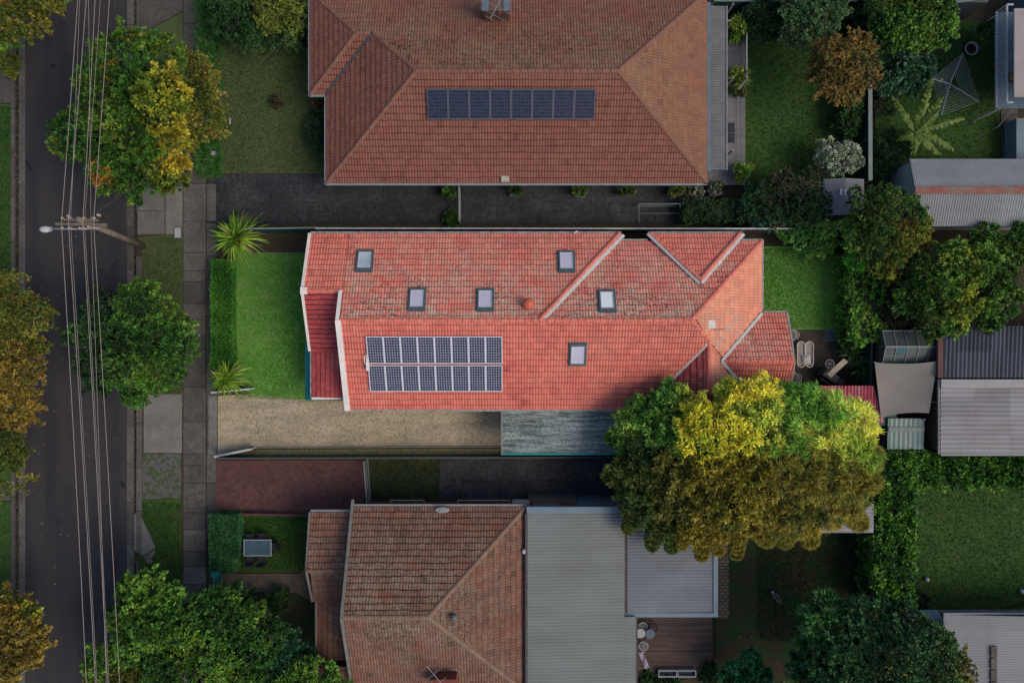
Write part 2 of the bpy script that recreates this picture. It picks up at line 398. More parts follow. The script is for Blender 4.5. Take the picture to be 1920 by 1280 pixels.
def strap(C, n, L, W, cols, el=(.1, 1.2), droop=.9, segs=5):
    """arching strap leaves from each centre"""
    V = []; F = []; T = []
    for c in C:
        for i in range(n):
            a = random.uniform(0, 2*PI); e = random.uniform(*el); l = L*random.uniform(.5, 1.2); ww = W*random.uniform(.7, 1.2)
            d = Vector((math.cos(a)*math.cos(e), math.sin(a)*math.cos(e), math.sin(e))); s = Vector((-math.sin(a), math.cos(a), 0))
            b = len(V); col = random.choice(cols) if random.random() > .05 else (.20, .14, .06); k = random.uniform(.55, 1.35)
            for j in range(segs+1):
                f = j/segs; p = Vector(c)+d*l*f-Vector((0, 0, 1))*droop*l*f*f*math.cos(e)*.6; wd = ww*(.6+.8*f if f < .4 else 1.0*(1-f)**.7+.02)
                if p.z < .03: p.z = .03+.002*i % .01
                V += [tuple(p-s*wd+Vector((0, 0, wd*.35))), tuple(p+s*wd+Vector((0, 0, wd*.35)))]
                if j: F.append((b+2*j-2, b+2*j-1, b+2*j+1, b+2*j)); T.append(tuple(x*k for x in col))
    return V, np.array(F), T
def strap_plant(name, label, px, py, z, n, L, W, cols, heads=1, group=None, el=(.05, 1.3)):
    c = (X(px, z), Y(py, z), z); t = thing(name, label, 'plant', (c[0], c[1], 0), 0, group)
    V, F, T = strap([(c[0]+random.uniform(-.3, .3)*(heads > 1), c[1]+random.uniform(-.3, .3)*(heads > 1), z*random.uniform(.75, 1.05)) for _ in range(heads)], n, L, W, cols, el)
    make('foliage', V, F, GLOSSLEAF, t, T)
    mb = MB(); mb.tube([(c[0], c[1], -.02), (c[0]+.02, c[1], z*.6), (c[0], c[1], z+.05)], [.12, .09, .07], 8); mb.build('stem', BARK, t, True)
    return t
def scatter(name, label, cat, poly, n, L, W, cols, z=.03, seed=1, inside=None, flat=True, up=.4, parent=None):
    P = np.array(poly, float); x0, y0 = P.min(0); x1, y1 = P.max(0); pts = rng.random((n*2, 2))*[x1-x0, y1-y0]+[x0, y0]
    ins = np.zeros(len(pts), bool)
    for i in range(len(P)):
        a, b = P[i], P[(i+1) % len(P)]
        c = ((a[1] > pts[:, 1]) != (b[1] > pts[:, 1])) & (pts[:, 0] < (b[0]-a[0])*(pts[:, 1]-a[1])/(b[1]-a[1]+1e-12)+a[0]); ins ^= c
    pts = pts[ins][:n]; m = len(pts)
    C = np.concatenate([pts, np.full((m, 1), z)], 1); Nn = np.tile([0, 0, up], (m, 1))
    return C, Nn
# ------------------------------------------------------------------ materials; lot colours raised, neighbours' lowered, standing in for exposure
M_ROAD = M('asphalt', (.029, .026, .029), (.038, .034, .035), .25, .9, bump=.4, bscale=60, c3=(.052, .048, .047), s3=14, a3=.4, streak=((.020, .020, .026), .9, .08, .7), spots=[((.11, .10, .09), 9, .70, .5), ((.018, .018, .022), .5, .60, .6)])
M_CONC = M('concrete', (0.1148, 0.1053, 0.0945), (0.0702, 0.0648, 0.0594), .9, .9, bump=.3, bscale=50, c3=(0.04725, 0.0432, 0.0378), s3=7, a3=.6, tint=.28, spots=[((0.0405, 0.0378, 0.0297), 26, .62, .6)])
M_CONCL = M('concrete_pale', (0.195, 0.182, 0.1625), (0.1365, 0.13, 0.117), .9, .9, bump=.3, bscale=50, c3=(0.0975, 0.091, 0.0806), s3=9, a3=.5, tint=.22, spots=[((0.065, 0.0585, 0.052), 26, .66, .5)])
M_CONCD = M('concrete_dark', (0.033, 0.036, 0.042), (0.0675, 0.069, 0.075), .5, .85, bump=.35, bscale=40, c3=(0.015, 0.0165, 0.0195), s3=5, a3=.7, tint=.2, brick=(.62, .62, (0.018, 0.0195, 0.021), .012, .0), spots=[((0.15, 0.15, 0.15), 30, .70, .4)])
M_GRASS = M('grass_dim', (0.032, 0.064, 0.016), (0.064, 0.088, 0.0288), .55, .95, bump=0, soft=.12, bscale=45, c3=(0.088, 0.0992, 0.0416), s3=11, a3=.55, spots=[((0.0192, 0.0416, 0.0128), 14, .56, .6), ((0.144, 0.144, 0.08), 40, .66, .4)])  # lawn outside the lot, dimness put into its base colour
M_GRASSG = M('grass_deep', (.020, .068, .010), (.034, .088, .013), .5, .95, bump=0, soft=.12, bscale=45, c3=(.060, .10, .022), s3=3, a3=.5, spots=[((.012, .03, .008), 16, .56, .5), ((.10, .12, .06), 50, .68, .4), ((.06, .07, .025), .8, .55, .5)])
M_GRASSB = M('grass_vivid', (.060, .205, .020), (.10, .26, .038), .6, .9, bump=0, soft=.12, bscale=45, c3=(.17, .28, .07), s3=2.5, a3=.5, spots=[((.03, .11, .014), 14, .56, .5), ((.26, .27, .12), .9, .58, .55), ((.3, .3, .15), 34, .68, .3)])  # lawn inside the lot, higher exposure put into its base colour
M_DRY = M('dry_grass', (.52, .43, .31), (.40, .345, .23), .4, .95, bump=0, soft=.12, bscale=50, c3=(.22, .19, .11), s3=18, a3=.6, spots=[((.20, .20, .09), 1.6, .56, .5), ((.18, .15, .10), 22, .54, .5), ((.56, .44, .36), .9, .56, .5), ((.66, .60, .52), 34, .60, .5)], streak=((.2, .18, .15), .25, 1.6, .45))
M_DIRT = M('soil', (0.054, 0.0384, 0.024), (0.0336, 0.0312, 0.0192), 1.2, 1, bump=1, bscale=25, c3=(0.072, 0.048, 0.0264), s3=9, a3=.6, spots=[((0.024, 0.042, 0.012), 5, .55, .7)])
M_DIRTR = M('leafy_soil', (.040, .026, .014), (.014, .040, .010), .35, 1, bump=.3, bscale=25, c3=(.05, .035, .018), s3=12, a3=.5, soft=.08, spots=[((.012, .050, .010), .7, .48, .9), ((.012, .014, .007), 13, .54, .5)])
M_BED = M('leafy_bed', (0.255, 0.204, 0.085), (0.119, 0.1275, 0.051), 3, 1, bump=1, bscale=30, c3=(0.442, 0.357, 0.187), s3=22, a3=.8, spots=[((0.051, 0.0476, 0.0238), 20, .52, .8)])
M_DEBRIS = M('gutter_leaves', (.012, .011, .009), (.04, .032, .02), 6, 1, bump=1, bscale=40, spots=[((.07, .06, .04), 25, .58, .7)])
M_REDPAV = M('red_paving', (0.136, 0.0544, 0.048), (0.0992, 0.0416, 0.0384), .8, .8, bump=.3, bscale=40, c3=(0.056, 0.0288, 0.0272), s3=4, a3=.6, brick=(.30, .15, (0.072, 0.0416, 0.0384), .008, .5), tint=.15)
M_BRICKPATH = M('brick_path', (0.187, 0.1445, 0.1105), (0.119, 0.0935, 0.0714), 2, .9, brick=(.22, .11, (0.0374, 0.034, 0.0272), .016, .5), bump=.3)
M_BLOCK = M('sandstone_blocks', (0.225, 0.165, 0.105), (0.15, 0.1125, 0.075), 2, .9, brick=(.36, .2, (0.045, 0.0375, 0.027), .03, .5), bump=.3)
M_PATIO = M('patio_concrete', (.050, .040, .032), (.030, .024, .020), 1.5, .8, bump=.3, bscale=40, c3=(.075, .062, .05), s3=6, a3=.4)
M_GRAVEL = M('gravel', (0.084, 0.084, 0.0812), (0.042, 0.0448, 0.0392), 5, 1, bump=1, bscale=40, c3=(0.154, 0.147, 0.14), s3=40, a3=.7, spots=[((0.042, 0.07, 0.0168), 2.5, .5, .9)])
# roofs
ROOF_RED = M('red_tiles', (.60, .165, .115), (.52, .105, .080), .5, .6, bump=.25, bscale=60, c3=(.64, .17, .12), s3=5, a3=.45, tint=.24, wear=((.42, .35, .26), (.09, .04, .034), .9, .9, (.70, .34, .20)))  # last colour is the painted sun glow for east slopes
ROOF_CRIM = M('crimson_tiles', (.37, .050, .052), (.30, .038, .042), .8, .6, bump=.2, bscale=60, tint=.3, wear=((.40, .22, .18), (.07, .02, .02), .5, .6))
ROOF_TERRA = M('terracotta_tiles', (.195, .066, .048), (.175, .054, .042), .45, .7, bump=.25, bscale=60, c3=(0.209, 0.0935, 0.055), s3=4, a3=.5, tint=.22, wear=((0.187, 0.1265, 0.0748), (0.033, 0.0198, 0.0143), 1.0, 1.0, (0.264, 0.1375, 0.066)))  # last colour is painted sun glow, mixed in on the east slope
ROOF_BROWN = M('brown_tiles', (.155, .062, .044), (.105, .055, .042), .6, .8, bump=.3, bscale=60, c3=(.22, .085, .045), s3=3, a3=.5, tint=.3, wear=((.20, .155, .11), (.035, .022, .018), 1.0, 1.0))
CAP_RED = M('red_capping', (.60, .14, .10), (.52, .10, .085), 3, .7, c3=(.62, .36, .22), s3=8, a3=.4, tint=.2, bump=.3)
CAP_TERRA = M('terracotta_capping', (.20, .082, .055), (.16, .07, .05), 3, .8, c3=(.19, .13, .09), s3=9, a3=.5, tint=.2, bump=.3)
CAP_BROWN = M('brown_capping', (.20, .12, .08), (.14, .085, .06), 3, .8, c3=(.24, .18, .13), s3=9, a3=.5, tint=.2, bump=.3)
MET_GREY = M('grey_steel_sheet', (.175, .19, .18), (.155, .165, .155), .3, .5, metal=.1, tint=.04, bump=.1, bscale=8, streak=((.12, .13, .125), .2, 1.5, .3))
MET_BLUEG = M('bluegrey_steel_sheet', (.16, .175, .19), (.14, .15, .165), .3, .5, metal=.1, tint=.1, streak=((.12, .13, .14), .3, 2, .4))
MET_WHITE = M('weathered_white_sheet', (.24, .235, .25), (.19, .185, .195), .4, .6, tint=.18, streak=((.16, .12, .09), .3, 4, .35), spots=[((.25, .08, .03), 3.2, .70, .8)])
MET_PALE = M('pale_shed_sheet', (.23, .245, .255), (.19, .205, .22), .4, .55, tint=.06, streak=((.16, .16, .17), .3, 3, .35), spots=[((.16, .07, .05), 2.6, .72, .8)])
MET_DARK = M('dark_blue_sheet', (.040, .050, .068), (.026, .034, .048), .6, .5, tint=.35, streak=((.06, .07, .08), 6, .3, .5))
MET_MOSS = M('mossy_carport_sheet', (.20, .25, .235), (.14, .19, .18), 1.3, .9, c3=(.42, .44, .41), s3=14, a3=.75, bump=.6, spots=[((.07, .10, .09), 9, .50, .75), ((.60, .60, .56), 20, .57, .7)], streak=((.045, .075, .068), .8, 7, .8), tint=.2)
MET_CRIM = M('crimson_sheet', (.34, .035, .06), (.25, .03, .05), 1, .6, tint=.3, streak=((.42, .25, .26), 8, .5, .5))
MET_GREENW = M('pale_green_sheet', (.20, .26, .24), (.16, .22, .20), 1, .6, tint=.1, brick=None)
RUST = M('rusty_capping', (.22, .050, .028), (.17, .12, .10), 1.3, .8, c3=(.30, .16, .12), s3=6, a3=.4)
WHITE = M('white_paint', (.78, .74, .70), (.66, .62, .58), 2, .6, c3=(.45, .40, .33), s3=12, a3=.35)
WHITED = M('dull_white_paint', (.26, .27, .27), (.20, .21, .21), 3, .6, c3=(.13, .13, .12), s3=12, a3=.4)
LEADW = M('pale_flashing', (.60, .60, .60), (.42, .42, .42), 5, .7, c3=(.3, .28, .26), s3=14, a3=.5)
PB2 = M('pale_wall', (.30, .34, .36), (.26, .30, .32), 1, .6)
PALEBL = M('pale_blue_metal', (.14, .20, .24), (.12, .17, .20), 1, .5)
BLUEGUT = M('blue_grey_gutter', (.12, .15, .19), (.10, .13, .16), 2, .5)
GREYM = M('grey_metal', (.12, .125, .13), (.09, .095, .10), 2, .5, metal=.3)
DARKG = M('dark_gutter', (.05, .045, .045), (.08, .07, .07), 4, .6)
GUTP = M('pale_gutter', (.34, .32, .30), (.20, .17, .16), 4, .6)
TEAL = M('teal_paint', (.012, .19, .17), (.02, .24, .22), 4, .5)
TEALD = M('teal_awning', (.008, .14, .14), (.012, .17, .17), 4, .6, c3=(.02, .14, .14), s3=9, a3=.3)
GREENF = M('green_fence_sheet', (0.0084, 0.063, 0.0504), (0.014, 0.0812, 0.0644), 2, .6)
FENCECAP = M('pale_fence_capping', (.17, .20, .19), (.13, .155, .15), 2, .6)
FENCEG = M('grey_fence_sheet', (.10, .11, .11), (.06, .066, .07), 3, .7)
FENCEL = M('light_fence_capping', (.5, .5, .49), (.36, .36, .35), 3, .7)
BRICKW = M('brick_wall', (.16, .07, .05), (.11, .05, .04), 2, .9, brick=(.24, .09, (.13, .11, .09), .012, .5))
CREAM = M('render_wall', (.34, .30, .24), (.28, .25, .20), 2, .9)
BLUEW = M('blue_weatherboard', (.10, .15, .20), (.085, .13, .17), 2, .7)
TIMB = M('grey_timber', (0.196, 0.189, 0.203), (0.14, 0.14, 0.147), 1, .8, tint=.18, streak=((0.098, 0.0952, 0.098), 1, 10, .5))
TIMBR = M('brown_timber', (0.093, 0.054, 0.042), (0.06, 0.0375, 0.03), 1, .7, tint=.3, streak=((0.03, 0.021, 0.018), 1, 12, .6))
TIMBL = M('weathered_board', (.42, .38, .29), (.30, .27, .21), 3, .8, tint=.2)
POLEW = M('weathered_pole_timber', (.20, .17, .13), (.13, .11, .085), 3, .85, streak=((.09, .075, .06), 10, 10, .5))
WIREM = M('cable', (.27, .235, .22), None, rough=.5)
LAMPG = M('lamp_housing', (.34, .35, .36), (.28, .29, .30), 4, .5)
INSUL = M('insulator', (.34, .26, .22), None, rough=.3)
GLASSB = M('skylight_glass', (.50, .47, .58), (.46, .44, .55), 1, .08, spec=.5)
GLASSW = M('skylight_glass_bright', (.72, .78, .78), (.66, .73, .74), 1, .1, spec=.5)
GLASSD = M('skylight_glass_clear', (.30, .36, .44), (.44, .50, .50), 1.2, .08, spec=.5)
WING = M('window_glass', (.03, .04, .05), None, rough=.06, spec=.6)
FRAMEG = M('skylight_frame', (.085, .12, .13), (.065, .09, .10), 5, .5)
ALU = M('aluminium', (.62, .62, .66), None, rough=.4, metal=.2)
ALUD = M('dull_aluminium', (.10, .11, .13), None, rough=.4, metal=.2)
BACKS = M('panel_backing', (.50, .50, .56), None, rough=.4)
BACKSD = M('panel_backing_dim', (.065, .075, .11), None, rough=.4)
CELL = M('solar_cells', (.040, .042, .085), (.055, .055, .095), 2, .25, tint=.2, spec=.4)
CELLD = M('solar_cells_dim', (.014, .020, .045), (.022, .027, .050), 2, .3, tint=.25, spec=.3)
BLACKP = M('black_plastic', (.012, .012, .014), None, rough=.5)
BLACKF = M('black_cover', (.016, .018, .024), (.03, .033, .042), 5, .6)
WICKW = M('white_wicker', (.55, .50, .45), (.42, .38, .33), 20, .8)
CUSH = M('cushion_fabric', (.44, .42, .40), (.30, .30, .32), 6, .9)
TABLEGL = M('blue_glass_top', (.055, .105, .14), (.045, .085, .115), 1, .15)
SAILF = M('shade_cloth', (.20, .185, .165), (.18, .165, .15), .8, .9)
GLASSH = M('greenhouse_glass', (.045, .060, .060), (.07, .085, .085), 2, .2)
POTC = M('pot_clay', (.14, .13, .12), (.10, .09, .085), 5, .8)
POTW = M('planter_white', (.20, .20, .20), None, rough=.7)
SOILP = M('potting_soil', (.02, .015, .01), None, rough=1)
RED1 = M('terracotta_red', (.50, .11, .07), None, rough=.6)
BALLW = M('white_ball', (.42, .44, .50), (.3, .32, .36), 8, .5)
PURP = M('lilac_cloth', (.20, .16, .26), (.30, .28, .30), 9, .9)

# ------------------------------------------------------------------ ground, road, paths, lawns
def rect(a, b, c, d): return [(X(a), Y(b)), (X(c), Y(b)), (X(c), Y(d)), (X(a), Y(d))]
def pp(*pts, z=0): return [(X(a, z), Y(b, z)) for a, b in pts]
def ground(name, polys, z, m, kind='structure', z0=-.05):
    mb = MB()
    for p in polys: mb.prism(p, z0, z)
    return tag(mb.build(name, m), kind=kind)
g = MB(); g.add([(-500, -500, 0), (500, -500, 0), (500, 500, 0), (-500, 500, 0)], [(0, 1, 2, 3)]); tag(g.build('ground', M_DIRT), kind='structure')
ground('road', [pp((50, -900), (244, -900), (237, 2200), (46, 2200))], .012, M_ROAD)
def slabs(name, x0, x1, ys, z, m, gap=.035, jit=.012, extra=None):
    mb = MB()
    for a, b in zip(ys[:-1], ys[1:]):
        p = [(X(x0)+gap/2, Y(a)-gap/2), (X(x1)-gap/2, Y(a)-gap/2), (X(x1)-gap/2, Y(b)+gap/2), (X(x0)+gap/2, Y(b)+gap/2)]
        mb.prism(p, -.05, z+random.uniform(-jit, jit)*.4, (random.random(), 0, 0))
    for p in (extra or []): mb.prism(p, -.05, z, (random.random(), 0, 0))
    return tag(mb.build(name, m), kind='structure')
def seq(a, b, s):
    r = [a]
    while r[-1] < b: r.append(r[-1]+s*random.uniform(.92, 1.08))
    return r
slabs('gutter_strip', 238, 252, seq(-900, 2200, 75), .02, M_CONC)
slabs('gutter_strip', 35, 48, seq(-900, 2200, 75), .02, M_CONC)
for (a, b) in ((252, 257), (30, 35)):
    ground('gutter_debris', [rect(a, -900, b, 2200)], .026, M_DEBRIS)
slabs('kerb', 257, 268, seq(480, 960, 80), .12, M_CONC)
slabs('kerb', 257, 262, seq(1050, 2200, 80), .12, M_CONC)
slabs('kerb', 22, 30, seq(-900, 2200, 80), .12, M_CONC)
slabs('kerb', 257, 262, seq(-900, 350, 80), .09, M_CONC)
# footpath along the houses
slabs('footpath', 344, 387, seq(-900, -20, 52)+[45, 110, 170, 230, 290, 345, 415, 474, 508, 528, 569, 600, 630, 661, 725, 790, 850, 872, 905, 960, 992, 1032, 1062, 1094, 1122]+seq(1150, 2200, 50), .05, M_CONC)
slabs('footpath_edge', 388, 406, [345, 415, 480, 560, 640, 735, 800, 850, 905, 960, 1010], .045, M_CONC)
# crossovers and nature strips
slabs('driveway_apron', 258, 310, [352, 396, 440], .07, M_CONCL, extra=None)
slabs('driveway_apron', 311, 343, [350, 440], .075, M_CONCL)
slabs('driveway_apron', 270, 342, [738, 849], .07, M_CONCL)
slabs('driveway_apron', 391, 408, [742, 851], .05, M_CONCL)
ground('driveway_apron', [pp((258, -120), (343, -120), (343, 22), (270, 62), (258, 62))], .07, M_CONC)
ground('nature_strip', [pp((268, 64), (343, 24), (343, 350), (258, 350), (258, 66))], .05, M_GRASS)
ground('nature_strip', [pp((259, 446), (343, 436), (343, 738), (268, 738), (268, 480))], .06, M_GRASS)
ground('gravel_patch', [pp((268, 850), (340, 850), (340, 935), (268, 935))], .05, M_GRAVEL)
ground('nature_strip', [pp((267, 936), (341, 936), (341, 2200), (262, 2200), (262, 960))], .055, M_GRASSG)
cs = MB(); cs.prism(pp((253, 962), (262, 960), (277, 990), (293, 1025), (270, 1040), (253, 1030)), 0, .10, (.6, 0, 0)); cs.prism(pp((270, 1042), (293, 1028), (291, 1040), (283, 1046), (290, 1052), (279, 1057)), 0, .08, (.5, 0, 0))
tag(cs.build('broken_slab', M_CONCL), kind='structure')
ground('nature_strip', [rect(-900, -900, 22, 60), rect(-900, 196, 26, 530), rect(-900, 530, 22, 900), rect(-900, 940, 22, 2200)], .06, M_GRASSG)
ground('driveway_apron', [rect(-300, 62, 22, 194), rect(-300, 902, 22, 938)], .065, M_CONC)
# front yards
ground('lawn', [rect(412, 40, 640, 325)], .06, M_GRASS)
slabs('driveway', 388, 859, [326, 420], .05, M_CONCD); slabs('driveway', 862, 1330, [346, 420], .05, M_CONCD)
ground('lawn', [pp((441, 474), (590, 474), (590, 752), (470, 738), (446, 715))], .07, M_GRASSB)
ground('garden_bed', [pp((455, 434), (600, 434), (600, 473), (455, 473))], .05, M_DIRT)
ground('dry_lawn_driveway', [pp((409, 742), (470, 738), (590, 750), (960, 755), (960, 838), (480, 840), (409, 852))], .055, M_DRY)
ground('garden_bed', [pp((470, 842), (945, 840), (945, 856), (409, 858))], .075, M_BED)
ground('driveway', [pp((406, 862), (687, 862), (687, 935), (640, 964), (406, 964))], .06, M_REDPAV)
ground('lawn', [rect(692, 858, 823, 937)], .05, M('mossy_lawn', (.014, .024, .008), (.026, .045, .010), .9, 1, c3=(.035, .035, .018), s3=6, a3=.6, soft=.1, spots=[((.010, .012, .007), 1.4, .5, .7)]))
slabs('side_path', 824, 1170, [858, 900, 950], .06, M_CONCD)
ground('lawn', [rect(440, 966, 600, 1070)], .06, M_GRASSG)
ground('brick_path', [pp((412, 1074), (560, 1074), (585, 1062), (585, 1125), (555, 1110), (412, 1108))], .07, M_BRICKPATH)
ground('garden_bed', [rect(405, 1112, 640, 1400)], .04, M_DIRTR)
# back yards
ground('lawn', [rect(1395, 55, 1620, 430)], .05, M_GRASSG)
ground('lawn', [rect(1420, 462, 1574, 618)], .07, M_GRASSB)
ground('patio', [rect(1470, 619, 1569, 724)], .09, M_PATIO)
ground('lawn', [rect(1640, 40, 1874, 300)], .05, M_GRASSG)
slabs('side_path', 1875, 1908, [190, 215, 240, 270, 300], .07, M_CONC)
ground('back_yard', [rect(1340, 960, 1640, 1400)], .04, M_DIRTR)
ground('lawn', [rect(1715, 905, 2100, 1142)], .06, M_GRASSG)
slabs('edging_path', 1740, 2100, [1141, 1150], .08, M_CONCL)
ground('brick_edging', [rect(1346, 1005, 1366, 1158)], .08, M_BLOCK)
ground('side_yard', [rect(1640, 620, 1770, 850)], .03, M_DIRT)

# garden edgings
e = MB(); e.bar((X(441), Y(488), .08), (X(438), Y(700), .08), .07, .12); tag(e.build('garden_edging', TIMBL), 'thin pale timber edging between the clipped hedge and bright front lawn', 'edging')
e = MB(); e.bar((X(470), Y(838), .08), (X(945), Y(836), .08), .06, .14); tag(e.build('garden_edging', M_CONCL), 'long pale edging strip below the dry grass driveway', 'edging')
e = MB(); e.bar((X(480), Y(474), .08), (X(577), Y(475), .08), .06, .14); tag(e.build('garden_edging', M_CONCL), 'short edging between bare soil bed and bright front lawn', 'edging')

# loose litter and grass tufts
def stuff(name, parts, m=LEAF, **kw):
    V = []; F = []; T = []; b = 0
    for (v, f, t) in parts: V.append(v); F.append(f+b); T.append(t); b += len(v)
    return tag(make(name, np.concatenate(V), np.concatenate(F), m, None, np.concatenate(T)), kind='stuff', **kw)
lp = []
def litter(x0, y0, x1, y1, n, cols, L=.09, W=.03, z=.07):
    C, Nn = scatter('', '', '', rect(x0, y0, x1, y1), n, L, W, cols, z)
    c = np.array(cols)[rng.integers(0, len(cols), len(C))]; lp.append(leaves_mesh(C, Nn*.2+rng.normal(0, .8, (len(C), 3))*[1, 1, .1], 1, L, W, c, .2, .1))
BR = [(.16, .12, .07), (.10, .075, .04), (.22, .18, .11), (.06, .05, .03)]
litter(246, -50, 262, 1300, 900, BR, z=.06); litter(28, -50, 40, 1300, 800, BR, z=.06); litter(60, 0, 240, 1280, 230, BR+[(.3, .28, .25)], .08, .03, .03)
litter(344, 0, 400, 1120, 300, BR, .07, .025, .09); litter(1400, 60, 1620, 400, 350, BR+[(.3, .28, .16)], .07, .025, .08); litter(1350, 1000, 1640, 1280, 700, BR+[(.12, .05, .03)], .09, .03, .07)
litter(415, 60, 610, 320, 160, BR, .07, .025, .09); litter(405, 742, 945, 856, 900, [(.5, .42, .3), (.3, .24, .13), (.14, .12, .05)], .08, .02, .09)
litter(700, 860, 1160, 940, 200, BR, .07, .025, .09); litter(1480, 620, 1570, 724, 60, BR, .07, .025, .11); litter(440, 470, 578, 745, 60, [(.4, .38, .2)], .06, .02, .1)
stuff('fallen_leaves', lp)
tp = []
def turf(poly, n, cols, L=.07, W=.012, z=.05):
    C, Nn = scatter('', '', '', poly, n, L, W, cols, z); c = np.array(cols); nz = smooth_noise(C, 1.1, 4)+rng.normal(0, .35, len(C))
    tp.append(leaves_mesh(C, Nn+[0, 0, 1.], 4, L, W, 1.7*c[((nz*.5+.5)*len(c)).astype(int).clip(0, len(c)-1)], .6, .2))
turf(rect(442, 476, 575, 748), 14000, [(.035, .14, .012), (.06, .19, .025), (.10, .22, .04), (.15, .24, .07)])
turf(rect(1430, 466, 1572, 616), 9000, [(.035, .14, .012), (.06, .19, .025), (.10, .22, .04), (.17, .24, .08)])
turf(rect(412, 60, 610, 324), 9000, [(.014, .030, .008), (.028, .045, .012), (.05, .065, .022)])
turf(rect(1400, 60, 1600, 400), 9000, [(.008, .022, .007), (.014, .036, .010), (.03, .055, .016)])
turf(rect(260, 445, 343, 738), 5000, [(.02, .035, .01), (.035, .05, .014), (.06, .065, .03)])
turf(rect(1716, 912, 1925, 1140), 8000, [(.010, .026, .007), (.018, .042, .010), (.04, .06, .02)])
turf(rect(1645, 60, 1872, 298), 7000, [(.008, .026, .007), (.014, .040, .010), (.03, .055, .016)])
turf(rect(409, 742, 941, 836), 9000, [(.17, .16, .08), (.26, .21, .13), (.34, .27, .19)], L=.05)
turf(rect(1420, 1000, 1610, 1200), 7000, [(.008, .034, .007), (.014, .05, .010)], L=.09)
turf(rect(694, 862, 822, 935), 1400, [(.015, .032, .006), (.010, .02, .006)]); turf(rect(445, 968, 584, 1068), 5000, [(.012, .045, .008), (.025, .07, .010)])
turf(rect(264, 940, 341, 1110), 4000, [(.012, .04, .008), (.02, .05, .010), (.04, .055, .015)]); turf(rect(0, 200, 22, 530), 1500, [(.012, .05, .008), (.02, .06, .010)])
turf(rect(-60, 200, 24, 530), 3500, [(.014, .04, .008), (.03, .055, .012), (.05, .06, .02)]); turf(rect(-60, 900, 22, 1250), 2500, [(.014, .03, .008), (.03, .045, .012)])
stuff('grass', tp)
# ------------------------------------------------------------------ houses
def walls(root, poly, z1, m, name='wall', z0=-.02):
    mb = MB(); mb.prism(poly, z0, z1, (.5, .3, 0)); return mb.build(name, m, root)
def window(root, x0, x1, y0, y1, z0, z1, fm=WHITE, label=None):
    """frame box standing proud of a wall, with its pane; thin side decides facing"""
    mb = MB(); dx, dy = x1-x0, y1-y0; b = .06
    if dx > dy:
        mb.box(x0, y0, z0, x1, y1, z0+b); mb.box(x0, y0, z1-b, x1, y1, z1); mb.box(x0, y0, z0+b, x0+b, y1, z1-b); mb.box(x1-b, y0, z0+b, x1, y1, z1-b)
        g = (x0+b, y0+dy*.3, z0+b, x1-b, y0+dy*.7, z1-b)
    else:
        mb.box(x0, y0, z0, x1, y1, z0+b); mb.box(x0, y0, z1-b, x1, y1, z1); mb.box(x0, y0, z0+b, x1, y0+b, z1-b); mb.box(x0, y1-b, z0+b, x1, y1, z1-b)
        g = (x0+dx*.3, y0+b, z0+b, x0+dx*.7, y1-b, z1-b)
    o = mb.build('window', fm, root); p = MB(); p.box(*g); p.build('pane', WING, o); return o
def skylight(root, px, py, face, e, ze, t, glass, w=.9, l=1.3, label=None):
    z = 4
    for _ in range(6): x, y = X(px, z), Y(py, z); z = zfun(face, e, ze, t)(x, y)
    th = math.atan(t); rz = {'S': 0, 'N': PI}[face]
    f = MB(); a, b = w/2, l/2; f.box(-a, -b, -.02, -a+.09, b, .14); f.box(a-.09, -b, -.02, a, b, .14); f.box(-a+.09, b-.16, -.02, a-.09, b, .14); f.box(-a+.09, -b, -.02, a-.09, -b+.09, .14)
    f.box(-a-.06, -b-.10, -.02, a+.06, b+.08, .055)
    o = f.build('skylight', FRAMEG, root, local=True); o.location = Vector((x, y, z))-root.location; o.rotation_euler = (th, 0, rz)
    if label: o['label'] = label
    p = MB(); p.box(-a+.14, -b+.14, .05, a-.14, b-.21, .105); q = p.build('pane', glass, o, local=True)
    r = MB()
    for (x0, y0, x1, y1) in ((-a+.09, -b+.09, -a+.14, b-.16), (a-.14, -b+.09, a-.09, b-.16), (-a+.14, -b+.09, a-.14, -b+.14), (-a+.14, b-.21, a-.14, b-.16)): r.box(x0, y0, .03, x1, y1, .125)
    r.build('frame', ALU, o, local=True)
    return o
# ---- the red roofed house in the middle
TN = .45; T2 = .487; ZE = 2.8
H = thing('house', 'long house with bright red tiled roof, skylights and a solar array', 'house', (0, 1, 0))
wl = MB(); wl.prism([(-11.3, -.1), (-9.05, -.1), (-9.05, 5.85), (-11.3, 5.85)], -.02, 2.78); wl.prism([(-9.05, -3.55), (14.2, -3.55), (14.2, 5.45), (-9.05, 5.45)], -.02, 2.78)
wl.prism([(14.2, -3.4), (15.7, -3.4), (15.7, 1.2), (14.2, 1.2)], -.02, 2.78); wl.prism([(8.05, -6), (14.2, -6), (14.2, -3.55), (8.05, -3.55)], -.02, 2.78)
# gable walls
wl.add([(-9.35, -3.55, 2.78), (-9.35, 5.5, 2.78), (-9.35, 1.17, 4.95), (-9.1, -3.55, 2.78), (-9.1, 5.5, 2.78), (-9.1, 1.17, 4.95)], [(0, 1, 2), (5, 4, 3), (0, 2, 5, 3), (2, 1, 4, 5)])
wl.add([(-11.6, -.3, 2.78), (-11.6, 5.9, 2.78), (-11.6, 2.857, 4.2), (-11.35, -.3, 2.78), (-11.35, 5.9, 2.78), (-11.35, 2.857, 4.2)], [(0, 1, 2), (5, 4, 3), (0, 2, 5, 3), (2, 1, 4, 5)])
wl.add([(15.8, -3.6, 2.78), (15.8, 1.3, 2.78), (15.8, -1.12, 4.0), (15.6, -3.6, 2.78), (15.6, 1.3, 2.78), (15.6, -1.12, 4.0)], [(2, 1, 0), (3, 4, 5), (3, 5, 2, 0), (5, 4, 1, 2)])
wl.build('wall', CREAM, H)
rb = MB()
